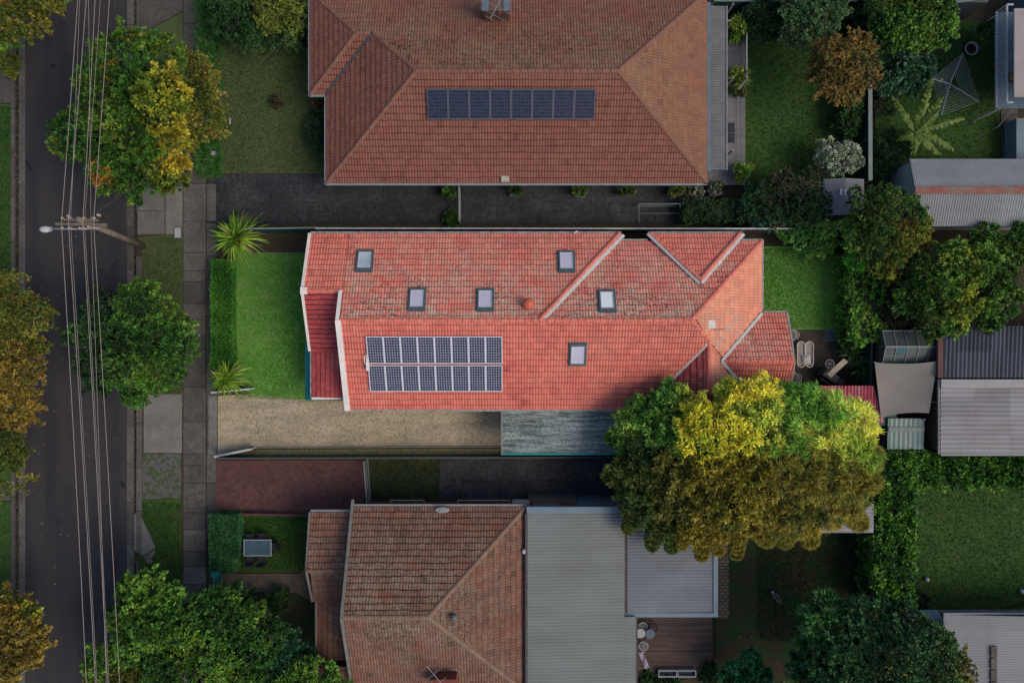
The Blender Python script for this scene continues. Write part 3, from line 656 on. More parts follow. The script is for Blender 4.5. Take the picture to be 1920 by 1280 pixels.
NE1 = 6.31; NE2 = 5.875; XL = -11.8; RY = 1.17
zr = ZE+TN*(NE1-RY)
DX1, DX0 = X(1165, ZE), X(1013, zr)    # diagonal step in the north slope
tiles(rb, [(-9.53, NE1), (DX1, NE1), (DX0, RY), (-9.53, RY)], 'N', NE1, ZE, TN, .8)
tiles(rb, [(XL, NE1), (-9.53, NE1), (-9.53, 2.857), (XL, 2.857)], 'N', NE1, ZE, TN, .22)
# east half of the north slope, a little lower
EX = 14.63; APX = EX-(NE2-RY)
zr2 = ZE+T2*(NE2-RY)
tiles(rb, [(DX0-.3, RY), (DX1-.3, NE2), (EX, NE2), (APX, RY)], 'N', NE2, ZE, T2, .95)
TX0, TX1 = X(1215, ZE), X(1392, ZE); TMX, TMY = X(1312, 4.0), Y(528, 4.0)
tiles(rb, [(TX0, NE1), (TX1, NE1), (TMX, TMY)], 'N', NE1, ZE+.03, TN, .35)
# fill the step sides
def side(mb, a, b, d=.5):
    mb.add([a, b, (b[0], b[1], b[2]-d*.01-.02), (a[0], a[1], a[2]-d)], [(0, 1, 2, 3), (3, 2, 1, 0)])
# south slope, split in convex pieces
SE_ = 2*RY-NE1
VX = 7.6; HX, HY = 11.1, RY-(11.1-APX)
zs = ZE+TN*(RY-SE_)
tiles(rb, [(-9.53, SE_), (VX, SE_), (VX, RY), (-9.53, RY)], 'S', SE_, ZE, TN, .07)
tiles(rb, [(VX, SE_), (HX, HY), (APX, RY), (VX, RY)], 'S', SE_, ZE, TN, .12)
# east slope, warm sun glow put into the tile tint
SX = 11.1; GY = -1.12; GXi = EX-2.77; SWY = -6.4; GN = 1.66; GS = -3.9
tiles(rb, [(APX, RY), (EX, NE2), (EX, GN), (GXi, GY), (HX, HY)], 'E', EX, ZE, T2, .35, east_glow=.5)
tiles(rb, [(HX, HY), (GXi, GY), (EX, GS), (EX, SWY), (HX, SWY+3.5)], 'E', EX, ZE, T2, .25, east_glow=.5)
# south wing west slope and its hipped end
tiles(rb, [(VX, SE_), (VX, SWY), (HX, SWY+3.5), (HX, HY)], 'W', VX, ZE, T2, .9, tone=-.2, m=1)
tiles(rb, [(VX, SWY), (EX, SWY), (HX+.01, SWY+3.5)], 'S', SWY, ZE, T2, .3)
# east gable wing
GE = 16.0
tiles(rb, [(GXi, GY), (EX, GN), (GE+.1, GN), (GE, GY)], 'N', GN, ZE+.01, T2, .6)
tiles(rb, [(GXi, GY), (GE, GY), (GE+.1, GS), (EX, GS)], 'S', GS, ZE+.01, T2, .12, tone=-.1)
# front room south slope and the porch
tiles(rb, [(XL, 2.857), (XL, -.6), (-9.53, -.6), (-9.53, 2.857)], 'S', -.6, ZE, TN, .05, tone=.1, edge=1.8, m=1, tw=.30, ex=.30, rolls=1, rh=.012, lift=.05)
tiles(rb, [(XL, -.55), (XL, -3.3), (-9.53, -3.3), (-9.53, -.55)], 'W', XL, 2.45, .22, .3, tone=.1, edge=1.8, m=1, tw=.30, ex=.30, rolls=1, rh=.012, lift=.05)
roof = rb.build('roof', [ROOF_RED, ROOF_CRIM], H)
cb = MB()
c = lambda *a: caps(cb, *a)
caps(cb, (-9.5, RY, zr), (DX0, RY, zr+.0)); caps(cb, (DX0, RY, zs), (APX, RY, zs+.0)); caps(cb, (APX, RY, zr2), (HX, HY, ZE+T2*(EX-HX)))
caps(cb, (EX, NE2, ZE), (APX, RY, zr2)); cb.build('ridge_capping', CAP_RED, H); cb = MB(); caps(cb, (DX1-.12, NE1, ZE+.05), (DX0-.05, RY, zr+.05))
cb.build('hip_capping', CAP_RED, H); cb = MB(); caps(cb, (TX0+.15, NE1, ZE+.08), (TMX, TMY+.1, ZE+.06+TN*(NE1-TMY))); caps(cb, (TX1-.15, NE1, ZE+.08), (TMX, TMY+.1, ZE+.06+TN*(NE1-TMY)))
cb.build('hip_capping', CAP_RED, H); cb = MB(); caps(cb, (HX, HY, ZE+T2*3.5), (HX, SWY+3.5, ZE+T2*3.5)); caps(cb, (EX, SWY, ZE), (HX, SWY+3.5, ZE+T2*3.5)); caps(cb, (VX, SWY, ZE), (HX, SWY+3.5, ZE+T2*3.5))
cb.build('ridge_capping', CAP_RED, H); cb = MB(); caps(cb, (GXi, GY, ZE+T2*2.78), (GE, GY, ZE+T2*2.78)); cb.build('ridge_capping', CAP_RED, H); cb = MB(); caps(cb, (XL+.1, 2.857, 4.35), (-9.5, 2.857, 4.35), )
cb.build('ridge_capping', CAP_RED, H)
fl = MB()   # pale flashings beside the raised steps and in the valleys
zN2 = zfun('N', NE2, ZE, T2); zN1 = zfun('N', NE1, ZE, TN)
fl.bar((DX1+.12, NE1-.1, ZE-.02), (DX0+.12, RY, zr+.0), .2, .16); fl.bar((TX0-.02, NE1-.02, ZE+.04), (TMX-.05, TMY-.1, zN1(TMX, TMY)+.03), .18, .16); fl.bar((TX1+.05, NE1-.05, ZE+.04), (TMX+.05, TMY-.1, zN1(TMX, TMY)+.03), .18, .16)
fl.bar((VX+.1, SE_+.08, ZE+.11), (HX, HY, ZE+T2*3.5+.09), .16, .05); fl.bar((EX, GN, ZE+.12), (GXi, GY, ZE+T2*2.77+.11), .17, .05); fl.bar((EX, GS, ZE+.12), (GXi, GY, ZE+T2*2.77+.11), .17, .05)
fl.build('flashing', LEADW, H)
bg_ = MB()  # white barge boards of the gable ends
bg_.bar((-9.62, RY+.02, zr+.1), (-9.62, SE_-.05, ZE+.1), .30, .16); bg_.bar((-9.66, RY+.02, zr+.1), (-9.66, 2.857, 4.45), .18, .16)
bg_.bar((XL-.03, 2.857, 4.43), (XL-.03, NE1, ZE+.07), .16, .14); bg_.bar((XL-.03, 2.857, 4.43), (XL-.03, -.55, ZE+.09), .14, .14)
bg_.box(XL-.1, 2.65, 4.30, XL+.25, 3.05, 4.55); bg_.box(XL, -3.42, 2.30, -9.5, -3.28, 2.62)
bg_.build('barge_board', WHITE, H)
g_ = MB(); gutter(g_, [(XL, NE1+.07, ZE-.06), (DX1, NE1+.07, ZE-.06)]); gutter(g_, [(DX1, NE2+.07, ZE-.06), (TX0, NE2+.07, ZE-.06)]); gutter(g_, [(TX0, NE1+.07, ZE-.06), (TX1, NE1+.07, ZE-.06)])
gutter(g_, [(TX1, NE2+.07, ZE-.06), (EX+.07, NE2+.07, ZE-.06), (EX+.07, GN+.07, ZE-.06), (GE+.1, GN+.07, ZE-.06)]); gutter(g_, [(-9.53, SE_-.07, ZE-.06), (VX, SE_-.07, ZE-.06), (VX-.07, SWY, ZE-.06)])
gutter(g_, [(XL-.09, -.6, 2.38), (XL-.09, -3.35, 2.38)]); g_.bar((GE+.12, GN, ZE), (GE+.03, GY, 4.1), .14, .14); g_.bar((GE+.12, GS, ZE), (GE+.03, GY, 4.1), .14, .14)
for xx in np.arange(-11, 5.2, 1.4): g_.bar((xx, NE1-.02, ZE), (xx, NE1+.14, ZE), .03, .03); g_.bar((xx, SE_+.02, ZE), (xx, SE_-.14, ZE), .03, .03)
g_.build('gutter', GUTP, H)
for (px, py, gl) in ((684, 490, GLASSD), (782, 562, GLASSB), (910, 563, GLASSB), (1062, 491, GLASSB)):
    skylight(H, px, py, 'N', NE1, ZE+.05, TN, gl)
skylight(H, 1138, 565, 'N', NE2, ZE+.05, T2, GLASSW, label='skylight with a bright white pane'); skylight(H, 1083, 663, 'S', SE_, ZE+.05, TN, GLASSB)
v = MB(); x, y, z = X(990, 4.7), Y(570, 4.7), zN1(0, Y(570, 4.7)); v.lathe((x, y, z-.1), [(.12, 0), (.12, .4), (.30, .42), (.32, .5), (.22, .62), (.05, .68)], 16); v.build('roof_vent', RED1, H, True)
for (a, b) in ((521, 584), (643, 750)):
    z0 = 2.3; aw = MB(); xs = X(569, z0); y0, y1 = Y(a, z0), Y(b, z0); x1 = -11.28
    aw.add([(xs, y0, 2.0), (xs, y1, 2.0), (x1, y1, 2.55), (x1, y0, 2.55), (xs, y0, 1.93), (xs, y1, 1.93), (x1, y1, 2.48), (x1, y0, 2.48)], [(0, 3, 2, 1), (4, 5, 6, 7), (0, 1, 5, 4), (1, 2, 6, 5), (3, 0, 4, 7)])
    for i in range(int((y0-y1)/.22)): yy = y1+.1+i*.22; aw.bar((xs, yy, 2.01), (x1, yy, 2.56), .03, .03, (.2, 0, 0))
    aw.build('awning', TEALD, H)
window(H, -11.36, -11.28, 1.9, 3.6, .9, 2.2); window(H, -9.12, -9.02, -3.0, -1.4, .9, 2.2); window(H, -4, -2.4, -3.62, -3.53, .9, 2.1); window(H, 14.18, 14.27, 2.6, 4.6, .8, 2.1); window(H, 15.68, 15.77, -2.6, 0, .1, 2.1)

# solar panels -------------------------------------------------------------
def solar(name, loc, th, w, l, cm, fm, bm, nx=6, ny=10):
    t = thing(name, 'solar panel', 'solar panel', loc, 0); t.rotation_euler = (th, 0, 0)
    f = MB(); b = .04
    f.box(-w/2, -l/2, .0, -w/2+b, l/2, .045); f.box(w/2-b, -l/2, 0, w/2, l/2, .045); f.box(-w/2+b, -l/2, 0, w/2-b, -l/2+b, .045); f.box(-w/2+b, l/2-b, 0, w/2-b, l/2, .045)
    f.bar((-w/2, -l*.25, -.06), (w/2, -l*.25, -.06), .04, .06); f.bar((-w/2, l*.25, -.06), (w/2, l*.25, -.06), .04, .06)
    f.build('frame', fm, t, local=True); g = MB(); g.box(-w/2+b, -l/2+b, .01, w/2-b, l/2-b, .03); g.build('backing', bm, t, local=True)
    c_ = MB(); cw = (w-2*b-.02)/nx; cl = (l-2*b-.02)/ny
    for i in range(nx):
        for j in range(ny):
            x = -w/2+b+.01+cw*(i+.5); y = -l/2+b+.01+cl*(j+.5); hx = cw*.47; hy = cl*.47; k = .34
            c_.add([(x-hx+k*hx, y-hy, .034), (x+hx-k*hx, y-hy, .034), (x+hx, y-hy+k*hy, .034), (x+hx, y+hy-k*hy, .034), (x+hx-k*hx, y+hy, .034), (x-hx+k*hx, y+hy, .034), (x-hx, y+hy-k*hy, .034), (x-hx, y-hy+k*hy, .034)], [tuple(range(8))])
    c_.build('cells', cm, t, local=True); return t
NUM = ['first', 'second', 'third', 'fourth', 'fifth', 'sixth', 'seventh', 'eighth']
zS = zfun('S', SE_, ZE+.16, TN); th = math.atan(TN); pr_ = None
for row in range(2):
    py = (656, 709)[row]; z = 4.3
    for _ in range(6): y = Y(py, z); z = zS(0, y)
    for i in range(8):
        xa, xb = X(688 + row*4, z), X(942, z); x = xa+(xb-xa)*(i+.5)/8; wd = (xb-xa)/8
        lab = f'solar panel on the bright red roof, {("upper", "lower")[row]} row, {NUM[i]} from the left' 
        if pr_ is None: pr_ = solar('solar_panel', (x, y, z), th, .95, 1.68, CELL, ALU, BACKS); o = pr_; o['label'] = lab
        else: o = dup(pr_, (x, y, z), None, lab)
        o['group'] = 'solar panels on the bright red roof'
ib = MB(); ib.box(X(686, 4.4), Y(695, 4.4), 4.05, X(691, 4.4), Y(662, 4.4), 4.35); ib.tube([(X(689, 4.5), Y(665, 4.5), 4.55), (X(683, 4.5), Y(668, 4.5), 4.5), (X(683, 4.5), Y(680, 4.5), 4.4), (X(688, 4.5), Y(684, 4.5), 4.35)], .025, 6); ib.build('junction_box', WHITE, H)

# aerials -----------------------------------------------------------------
def aerial(name, label, bx, by, bz, h, boom, ele, m=GREYM, tilt=0):
    t = thing(name, label, 'aerial', (bx, by, bz)); a = MB(); a.tube([(bx, by, bz-.1), (bx, by, bz+h)], .025, 6); a.build('mast', m, t)
    b = MB(); p, q = Vector((bx, by, bz+h)) + Vector((*boom[0], 0)), Vector((bx, by, bz+h)) + Vector((*boom[1], 0)); b.tube([p, q], .022, 6); b.build('boom', m, t)
    d = (q-p).normalized(); n = Vector((-d.y, d.x, 0)); e_ = MB()
    for (f, l) in ele: c0 = p.lerp(q, f); e_.tube([c0-n*l/2+Vector((0, 0, .03)), c0+n*l/2+Vector((0, 0, .03))], .012, 5)
    e_.build('element', m, t); return t
ax, ay = X(1340, 4.3), Y(618, 4.3); az = zfun('E', EX, ZE, T2)(ax, ay)
t = aerial('tv_aerial', 'tall thin television aerial over the orange eastern roof slope', ax, ay, az, 1.9, ((.7, .75), (-.55, -1.1)), [(0, 1.2), (.12, 1.1), (.3, 2.9), (.42, 2.7), (.62, 1.5), (.8, 1.2)], LEADW)
m_ = MB(); m_.box(X(1325, 4.3), Y(616, 4.3), az+.0, X(1338, 4.3), Y(600, 4.3), az+.28); m_.build('base_plate', WHITE, t)

# carport beside the driveway ---------------------------------------------
t = thing('carport', 'mossy grey green corrugated carport roof beside the red house', 'carport', (X(1060), Y(800), 0))
cz = 2.45; x0, x1 = X(943, cz), X(1240, cz); y0, y1 = Y(769, cz), Y(848, cz)
cr = MB(); corr(cr, [(x0, y0), (x1, y0), (x1, y1), (x0, y1)], 'W', x0, cz, .0, pitch=.30, amp=.03, sheet=.9); cr.build('roof', MET_MOSS, t)
cr = MB(); cr.box(x0, y1-.14, cz-.2, x1, y1-.02, cz+.05); cr.build('fascia', TEAL, t)
cr = MB(); cr.box(x0-.1, y1-.14, cz-.14, x0-.02, y0, cz+.04); cr.build('gutter', WHITED, t)
for xx in (x0+.2, x0+4.5, x1-.2):
    for yy in (y1+.1,): q = MB(); q.tube([(xx, yy, 0), (xx, yy, cz-.12)], .05, 8); q.build('post', TEAL, t)

# ---- terracotta house at the top ------------------------------------------
TT = .47; H2 = thing('house', 'large terracotta tiled house at the top with eight solar panels', 'house', (0, 17, 0)); ze = 2.7
y0, y1 = 9.3, 20.5; xw, xe = -10.9, 11.44; ry = 14.9; rx0, rx1 = -5.3, 5.84+.3
rx0, rx1 = xw+5.6, xe-5.6
walls(H2, [(xw+.45, y0+.45), (xe-.45, y0+.45), (xe-.45, y1-.45), (xw+.45, y1-.45)], ze-.02, BRICKW); walls(H2, [(-11.4, 14.95), (xw+.45, 14.95), (xw+.45, y1-.45), (-11.4, y1-.45)], ze-.02, BRICKW)
rb = MB()
tiles(rb, [(xw, y0), (xe, y0), (rx1, ry), (rx0, ry)], 'S', y0, ze, TT, .12)
tiles(rb, [(xe, y0), (xe, y1), (rx1, ry)], 'E', xe, ze, TT, .7, east_glow=.3)  # orange of the eastern sun put into the tile tint
tiles(rb, [(-7.9, y1), (-7.9, 17.5), (rx0, ry), (rx1, ry), (xe, y1)], 'N', y1, ze, TT, 1.0)
tiles(rb, [(-11.85, y1), (-8.85, 17.5), (-7.9, 17.5), (-7.9, y1)], 'N', y1, ze, TT, .9)
tiles(rb, [(xw, y0), (rx0, ry), (-7.9, 17.5), (xw, 14.5)], 'W', xw, ze, TT, .3)
tiles(rb, [(-11.85, 14.5), (-8.85, 17.5), (-11.85, y1)], 'W', -11.85, ze, TT, .2)
tiles(rb, [(-11.85, 14.5), (-10.9, 14.5), (-7.9, 17.5), (-8.85, 17.5)], 'S', 14.5, ze, TT, .1)
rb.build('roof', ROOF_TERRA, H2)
zz = ze+TT*5.6; cb = MB()
caps(cb, (rx0, ry, zz), (rx1, ry, zz)); caps(cb, (xw, y0, ze), (rx0, ry, zz)); caps(cb, (xe, y0, ze), (rx1, ry, zz)); caps(cb, (xe, y1, ze), (rx1, ry, zz))
caps(cb, (rx0, ry, zz), (-7.9, 17.5, ze+TT*3)); caps(cb, (-11.85, 14.5, ze), (-8.85, 17.5, ze+TT*3)); caps(cb, (-11.85, y1, ze), (-8.85, 17.5, ze+TT*3)); caps(cb, (-8.85, 17.5, ze+TT*3), (-7.9, 17.5, ze+TT*3))
cb.build('ridge_capping', CAP_TERRA, H2)
fl = MB(); fl.bar((xw, 14.5, ze+.10), (-7.9, 17.5, ze+TT*3+.09), .14, .05); fl.build('flashing', DARKG, H2)
g_ = MB(); gutter(g_, [(-11.92, y1, ze-.06), (-11.92, 14.43, ze-.06), (xw-.07, 14.43, ze-.06), (xw-.07, y0-.07, ze-.06), (xe, y0-.07, ze-.06)]); g_.build('gutter', WHITED, H2)
g_ = MB(); g_.box(X(940, ze+.1), y0+.02, ze+.06, X(955, ze+.1), y0+.36, ze+.24); g_.build('roof_vent', TIMBL, H2)
ch = MB(); cx0, cy0 = X(906, 4.6), Y(26, 4.6); ch.box(cx0, cy0, 3.3, cx0+1.45, cy0+.8, 5.0); ch.box(cx0-.06, cy0-.06, 5.0, cx0+1.51, cy0+.86, 5.1); ch.build('chimney', BRICKW, H2)
for k in (0, 1): ch = MB(); ch.box(cx0-.06+k*1.2, cy0-.08, 5.1, cx0+.32+k*1.2, cy0+.6, 5.14); ch.build('chimney_cap', BLUEGUT, H2)
aerial('tv_aerial', 'tangled television aerial above the chimney of the terracotta house', X(937, 5.8), Y(14, 5.8), 5.1, 1.3, ((-.5, -.9), (.35, .7)), [(0, .5), (.15, 1.5), (.4, 1.9), (.7, 1.2), (1, .8)], WHITED)
zS2 = zfun('S', y0, ze+.16, TT); pd = None; z = 4.2
for _ in range(6): y = Y(195.5, z); z = zS2(0, y)
for i in range(8):
    xa, xb = X(801, z), X(1116, z); x = xa+(xb-xa)*(i+.5)/8; lab = f'dark blue solar panel on the terracotta roof, {NUM[i]} from the left'
    if pd is None: pd = solar('solar_panel', (x, y, z), math.atan(TT), (xb-xa)/8-.02, 1.62, CELLD, ALUD, BACKSD, 7, 8); o = pd; o['label'] = lab
    else: o = dup(pd, (x, y, z), None, lab)
    o['group'] = 'solar panels on the terracotta roof'
window(H2, -3, -1.2, y0+.38, y0+.47, 1, 2.2); window(H2, 3, 5, y0+.38, y0+.47, 1, 2.2); window(H2, -10.5, -9.9+.2, y0+.38, y0+.47, 1, 2.2)
# verandah and deck on its right side
vz = 2.5; vr = MB(); corr(vr, [(xe+.25, Y(318, vz)), (X(1363, vz), Y(318, vz)), (X(1363, vz), Y(10, vz)), (xe+.25, Y(10, vz))], 'E', X(1363, vz), vz-.15, .06, pitch=.1, amp=.01); vr.build('verandah_roof', GREYM, H2)
vr = MB(); vr.box(xe+.02, Y(322, 2.7), 2.55, xe+.24, Y(5, 2.7), 2.72); vr.build('box_gutter', BLUEGUT, H2)
vr = MB(); vr.bar((X(1364, vz), Y(318, vz), 2.35), (X(1364, vz), Y(10, vz), 2.35), .07, .12); vr.build('fascia', WHITED, H2)
for yy in (Y(300), Y(170), Y(40)): p_ = MB(); p_.box(X(1352), yy-.05, .4, X(1355), yy+.05, 2.3); p_.build('post', WHITED, H2)
dk = MB(); dz = .45; xx = X(1326, dz); k = 0
while xx < X(1397, dz): dk.box(xx, Y(347, dz), dz-.05, min(xx+.13, X(1397, dz)), Y(40, dz), dz, (random.random(), 0, 0)); xx += .142
dkr = thing('timber_deck', 'grey timber deck along the right side of the terracotta house', 'deck', (X(1378), Y(200), 0)); dk.build('boards', TIMB, dkr)
f_ = MB(); f_.box(X(1326, dz), Y(346, dz), 0, X(1396, dz), Y(344, dz), dz-.06); f_.box(X(1394, dz), Y(346, dz), 0, X(1396, dz), Y(40, dz), dz-.06); f_.build('bearer', DARKG, dkr)
rl = MB(); rz_ = 1.45; xr = X(1400, rz_); rl.bar((xr, Y(38, rz_), rz_), (xr, Y(152, rz_), rz_), .1, .06); rl.bar((X(1362, rz_), Y(39, rz_), rz_), (xr, Y(39, rz_), rz_), .1, .06)
for yy in np.linspace(Y(152, rz_), Y(39, rz_), 28): rl.bar((xr, yy, dz), (xr, yy, rz_), .03)
rl.bar((X(1385, rz_), Y(168, rz_), rz_), (xr, Y(148, rz_), rz_), .06, .06); rl.build('railing', WHITED, dkr)
for k, (a, b) in enumerate(((1371, 240), (1371, 259))):
    q = MB(); q.box(X(a-6, dz), Y(b+9, dz), dz+.004, X(a+6, dz), Y(b-9, dz), dz+.03); tag(q.build('doormat', BLACKF), ('black square mat on the grey deck, upper of two', 'black square mat on the grey deck, lower of two')[k], 'mat', 'mats on the deck')

# ---- brown tiled house at the bottom --------------------------------------
H3 = thing('house', 'old brown tiled house at the bottom left with grey metal rear roof', 'house', (-4, -15, 0)); ze = 2.9; TB = .50
n0 = Y(949, ze); west = X(662, ze); east = X(987, ze); zr3 = 5.4
for _ in range(8): ry3 = Y(1157, zr3); zr3 = ze+TB*(n0-ry3)
s0 = 2*ry3-n0; run = n0-ry3; rx3 = east-run
# ridge and hips
rb = MB(); wz = -9.25
tiles(rb, [(wz, n0), (east, n0), (rx3, ry3), (wz, ry3)], 'N', n0, ze, TB, .85)
tiles(rb, [(wz, s0), (east, s0), (rx3, ry3), (wz, ry3)], 'S', s0, ze, TB, .75)
tiles(rb, [(east, n0), (east, s0), (rx3, ry3)], 'E', east, ze, TB, .7)
px0, px1 = X(582, 2.7), wz-.02; pyn, pys = Y(960, 2.7), Y(1128, 2.9)
tiles(rb, [(px0, pyn), (px0, (pyn+pys)/2-.6), (px1, (pyn+pys)/2-.6), (px1, pyn)], 'N', pyn, 2.6, .28, .7)
tiles(rb, [(px0+.2, (pyn+pys)/2-.6), (px0+.2, pys), (px1, pys), (px1, (pyn+pys)/2-.6)], 'S', pys, 2.75, .30, .7)
tiles(rb, [(px0+.35, pys-.05), (px0+.35, Y(1238, 2.8)), (px1, Y(1238, 2.8)), (px1, pys-.05)], 'W', px0+.35, 2.45, .22, .6)
tiles(rb, [(px0+.4, Y(1240, 2.8)), (px0+.4, s0), (px1, s0), (px1, Y(1240, 2.8))], 'S', s0, 2.7, .42, .7)
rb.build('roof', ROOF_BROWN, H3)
cb = MB(); caps(cb, (wz, ry3, zr3), (rx3, ry3, zr3)); caps(cb, (east, n0, ze), (rx3, ry3, zr3)); caps(cb, (east, s0, ze), (rx3, ry3, zr3)); cb.build('ridge_capping', CAP_BROWN, H3); cb = MB(); caps(cb, (px0, (pyn+pys)/2-.6, 3.43), (px1, (pyn+pys)/2-.6, 3.43)); cb.build('ridge_capping', CAP_BROWN, H3)
b_ = MB(); b_.bar((wz-.05, n0+.4, ze+.02), (wz-.05, ry3, zr3+.08), .16, .12); b_.bar((wz-.05, s0, ze+.05), (wz-.05, ry3, zr3+.08), .16, .12)
b_.bar((px0-.04, pyn, 2.66), (px0-.04, (pyn+pys)/2-.6, 3.42), .12, .1); b_.bar((px0-.04, (pyn+pys)/2-.6, 3.42), (px0+.15, pys, 2.8), .12, .1); b_.bar((px0+.29, pys, 2.5), (px0+.29, Y(1240, 2.8), 2.5), .12, .1)
b_.build('barge_board', M('dull_barge', (.19, .18, .165), (.13, .12, .11), 3, .7), H3)
g_ = MB(); gutter(g_, [(wz, n0+.07, ze-.05), (east, n0+.07, ze-.05)]); gutter(g_, [(px0, pyn+.07, 2.56), (px1, pyn+.07, 2.56)]); g_.build('gutter', WHITED, H3)
walls(H3, [(wz+.3, n0-.35), (east, n0-.35), (east, s0+.4), (wz+.3, s0+.4)], ze-.04, BRICKW); walls(H3, [(px0+.6, pyn-.5), (wz+.3, pyn-.5), (wz+.3, s0+.4), (px0+.6, s0+.4)], 2.4, BRICKW)
wl = MB(); wl.add([(wz+.1, n0-.4, ze-.04), (wz+.1, s0+.4, ze-.04), (wz+.1, ry3, zr3-.2), (wz+.3, n0-.4, ze-.04), (wz+.3, s0+.4, ze-.04), (wz+.3, ry3, zr3-.2)], [(0, 1, 2), (5, 4, 3), (0, 2, 5, 3), (2, 1, 4, 5)]); wl.build('gable_wall', BRICKW, H3)
# pipes and vents
for (px, py, m, r, hh) in ((853, 1148, LEADW, .16, .5), (983, 1033, WHITED, .12, .3)):
    zt = 4.6 if px < 900 else 3.2; q = MB(); q.lathe((X(px, zt), Y(py, zt), zfun('E', east, ze, TB)(X(px, zt), 0)-.1), [(r*.6, 0), (r*.6, hh), (r*1.25, hh+.02), (r*1.1, hh+.12), (r*.3, hh+.16)], 14); q.build('roof_vent', GREYM if px < 900 else LEADW, H3, True)
q = MB(); q.lathe((X(829, 3.3), Y(957, 3.3), 3.05), [(.1, 0), (.42, .05), (.42, .1), (.1, .14)], 16, sy=.4); q.build('flood_light', WHITED, H3)
q = MB(); zc_ = zfun('S', s0, ze, TB)(X(840, 4.2), Y(1268, 4.2)); q.box(X(812, 4.3), Y(1292, 4.3), zc_-.4, X(856, 4.3), Y(1266, 4.3), zc_+1.1); q.build('chimney', M('red_brick', (.20, .045, .03), (.13, .04, .03), 5), H3)
aerial('tv_aerial', 'thin wire aerial on the brown roof near the bottom edge', X(815, 5.2), Y(1262, 5.2), 4.5, .9, ((-.4, .5), (.5, -.6)), [(0, .8), (.4, 1.3), (.8, .9)], WHITED)
# wall side windows seen below the eave
for (a, b) in ((732, 795), (858, 955)):
    zw = 1.9; q = MB(); X0, X1 = X(a, zw), X(b, zw); Yw = n0-.34; Yo = Y(937, zw)
    q.box(X0, Yw, zw-.06, X1, Yo, zw); s_ = q.build('window_hood', M('red_sill', (.12, .025, .02), None), H3)
    f_ = MB(); f_.bar((X0, Yo, zw+.03), (X1, Yo, zw+.03), .05, .05); f_.bar((X0, Yw, zw+.03), (X0, Yo, zw+.03), .05, .05); f_.bar((X1, Yw, zw+.03), (X1, Yo, zw+.03), .05, .05)
    for k in range(1, 4): xx = X0+(X1-X0)*k/4; f_.bar((xx, Yw, zw+.03), (xx, Yo, zw+.03), .02, .02)
    f_.build('frame', WHITED, s_); window(H3, X0+.1, X1-.1, Yw, Yw+.06, .7, 1.8, WHITED)
q = MB(); q.box(X(960, 2.2), Y(948, 2.2), 1.8, X(992, 2.2), Y(938, 2.2), 2.3); q.box(X(964, 2.2), Y(939, 2.2), 1.85, X(988, 2.2), Y(938, 2.2)+.02, 2.25, None); q.build('air_conditioner', WHITED, H3)
# rear metal roofs
mr = MB(); mz = 3.25; mx0, mx1 = X(987, mz)+.02, X(1171, mz-.3); mx2 = X(1192, mz-.35); myn = Y(961, mz); mys = Y(1156, mz-.3); ms = Y(1500, mz)
corr(mr, [(mx0, myn), (mx1, myn), (mx1, ms), (mx0, ms)], 'E', mx1, mz-.32, .05, pitch=.19, amp=.014, sheet=.8); corr(mr, [(mx1, mys), (mx2, mys), (mx2, ms), (mx1, ms)], 'E', mx2, mz-.352, .05, pitch=.19, amp=.014, sheet=.8)
mr.build('metal_roof', MET_GREY, H3)
mr = MB(); z2 = 2.7; ax0, ax1 = X(1172, z2), X(1346, z2); ayn, ays = Y(962, z2), Y(1156, z2)
corr(mr, [(ax0+.12, ayn), (ax1-.25, ayn), (ax1-.25, ays+.25), (ax0+.12, ays+.25)], 'E', ax1, z2-.05, .02, pitch=.19, amp=.016, sheet=.8); mr.build('metal_roof', MET_BLUEG, H3)
q = MB(); q.box(ax1-.26, ays, z2-.14, ax1, ayn, z2+.03); q.box(ax0, ays, z2-.14, ax1-.26, ays+.24, z2+.035); q.box(mx0, myn-.02, mz-.3, mx1, myn+.35, mz+.03); q.build('fascia', PALEBL, H3)
q = MB(); q.box(mx1+.03, ays, 2.62, mx1+.16, ayn, 2.72); q.box(mx2+.02, ms, 2.6, mx2+.14, mys, 2.72); q.box(mx0-.09, ms, mz-.06, mx0+.05, myn, mz+.06); q.build('gutter', DARKG, H3)
walls(H3, [(mx0+.02, myn-.1), (mx1-.1, myn-.1), (mx1-.1, ms), (mx0+.02, ms)], mz-.5, BLUEW); walls(H3, [(ax0+.1, ayn-.2), (ax1-.3, ayn-.2), (ax1-.3, ays+.3), (ax0+.1, ays+.3)], z2-.2, BLUEW)
zb = 1.6; q = MB(); q.box(X(992, zb), Y(950, zb)-.3, 0, X(1080, zb), Y(936, zb), zb+.05); o = q.build('brick_bay', BRICKW, H3); q = MB(); q.box(X(1000, zb), Y(950, zb), zb+.056, X(1048, zb), Y(943, zb), zb+.12); q.build('window_sill', PALEBL, o)
q = MB(); q.box(X(1082, 2.1), Y(956, 2.1)-.3, 0, X(1164, 2.1), Y(942, 2.1), 2.1); o = q.build('wall', BLUEW, H3); q = MB(); q.bar((X(1115, 2.2), Y(945, 2.2), 2.2), (X(1148, 2.2), Y(945, 2.2), 2.2), .07); q.bar((X(1120, 2.2), Y(954, 2.2), 2.2), (X(1143, 2.2), Y(954, 2.2), 2.2), .07); q.bar((X(1115, 2.2), Y(945, 2.2), 2.2), (X(1120, 2.2), Y(954, 2.2), 2.2), .07); q.bar((X(1148, 2.2), Y(945, 2.2), 2.2), (X(1143, 2.2), Y(954, 2.2), 2.2), .07); q.build('window', WHITED, H3)
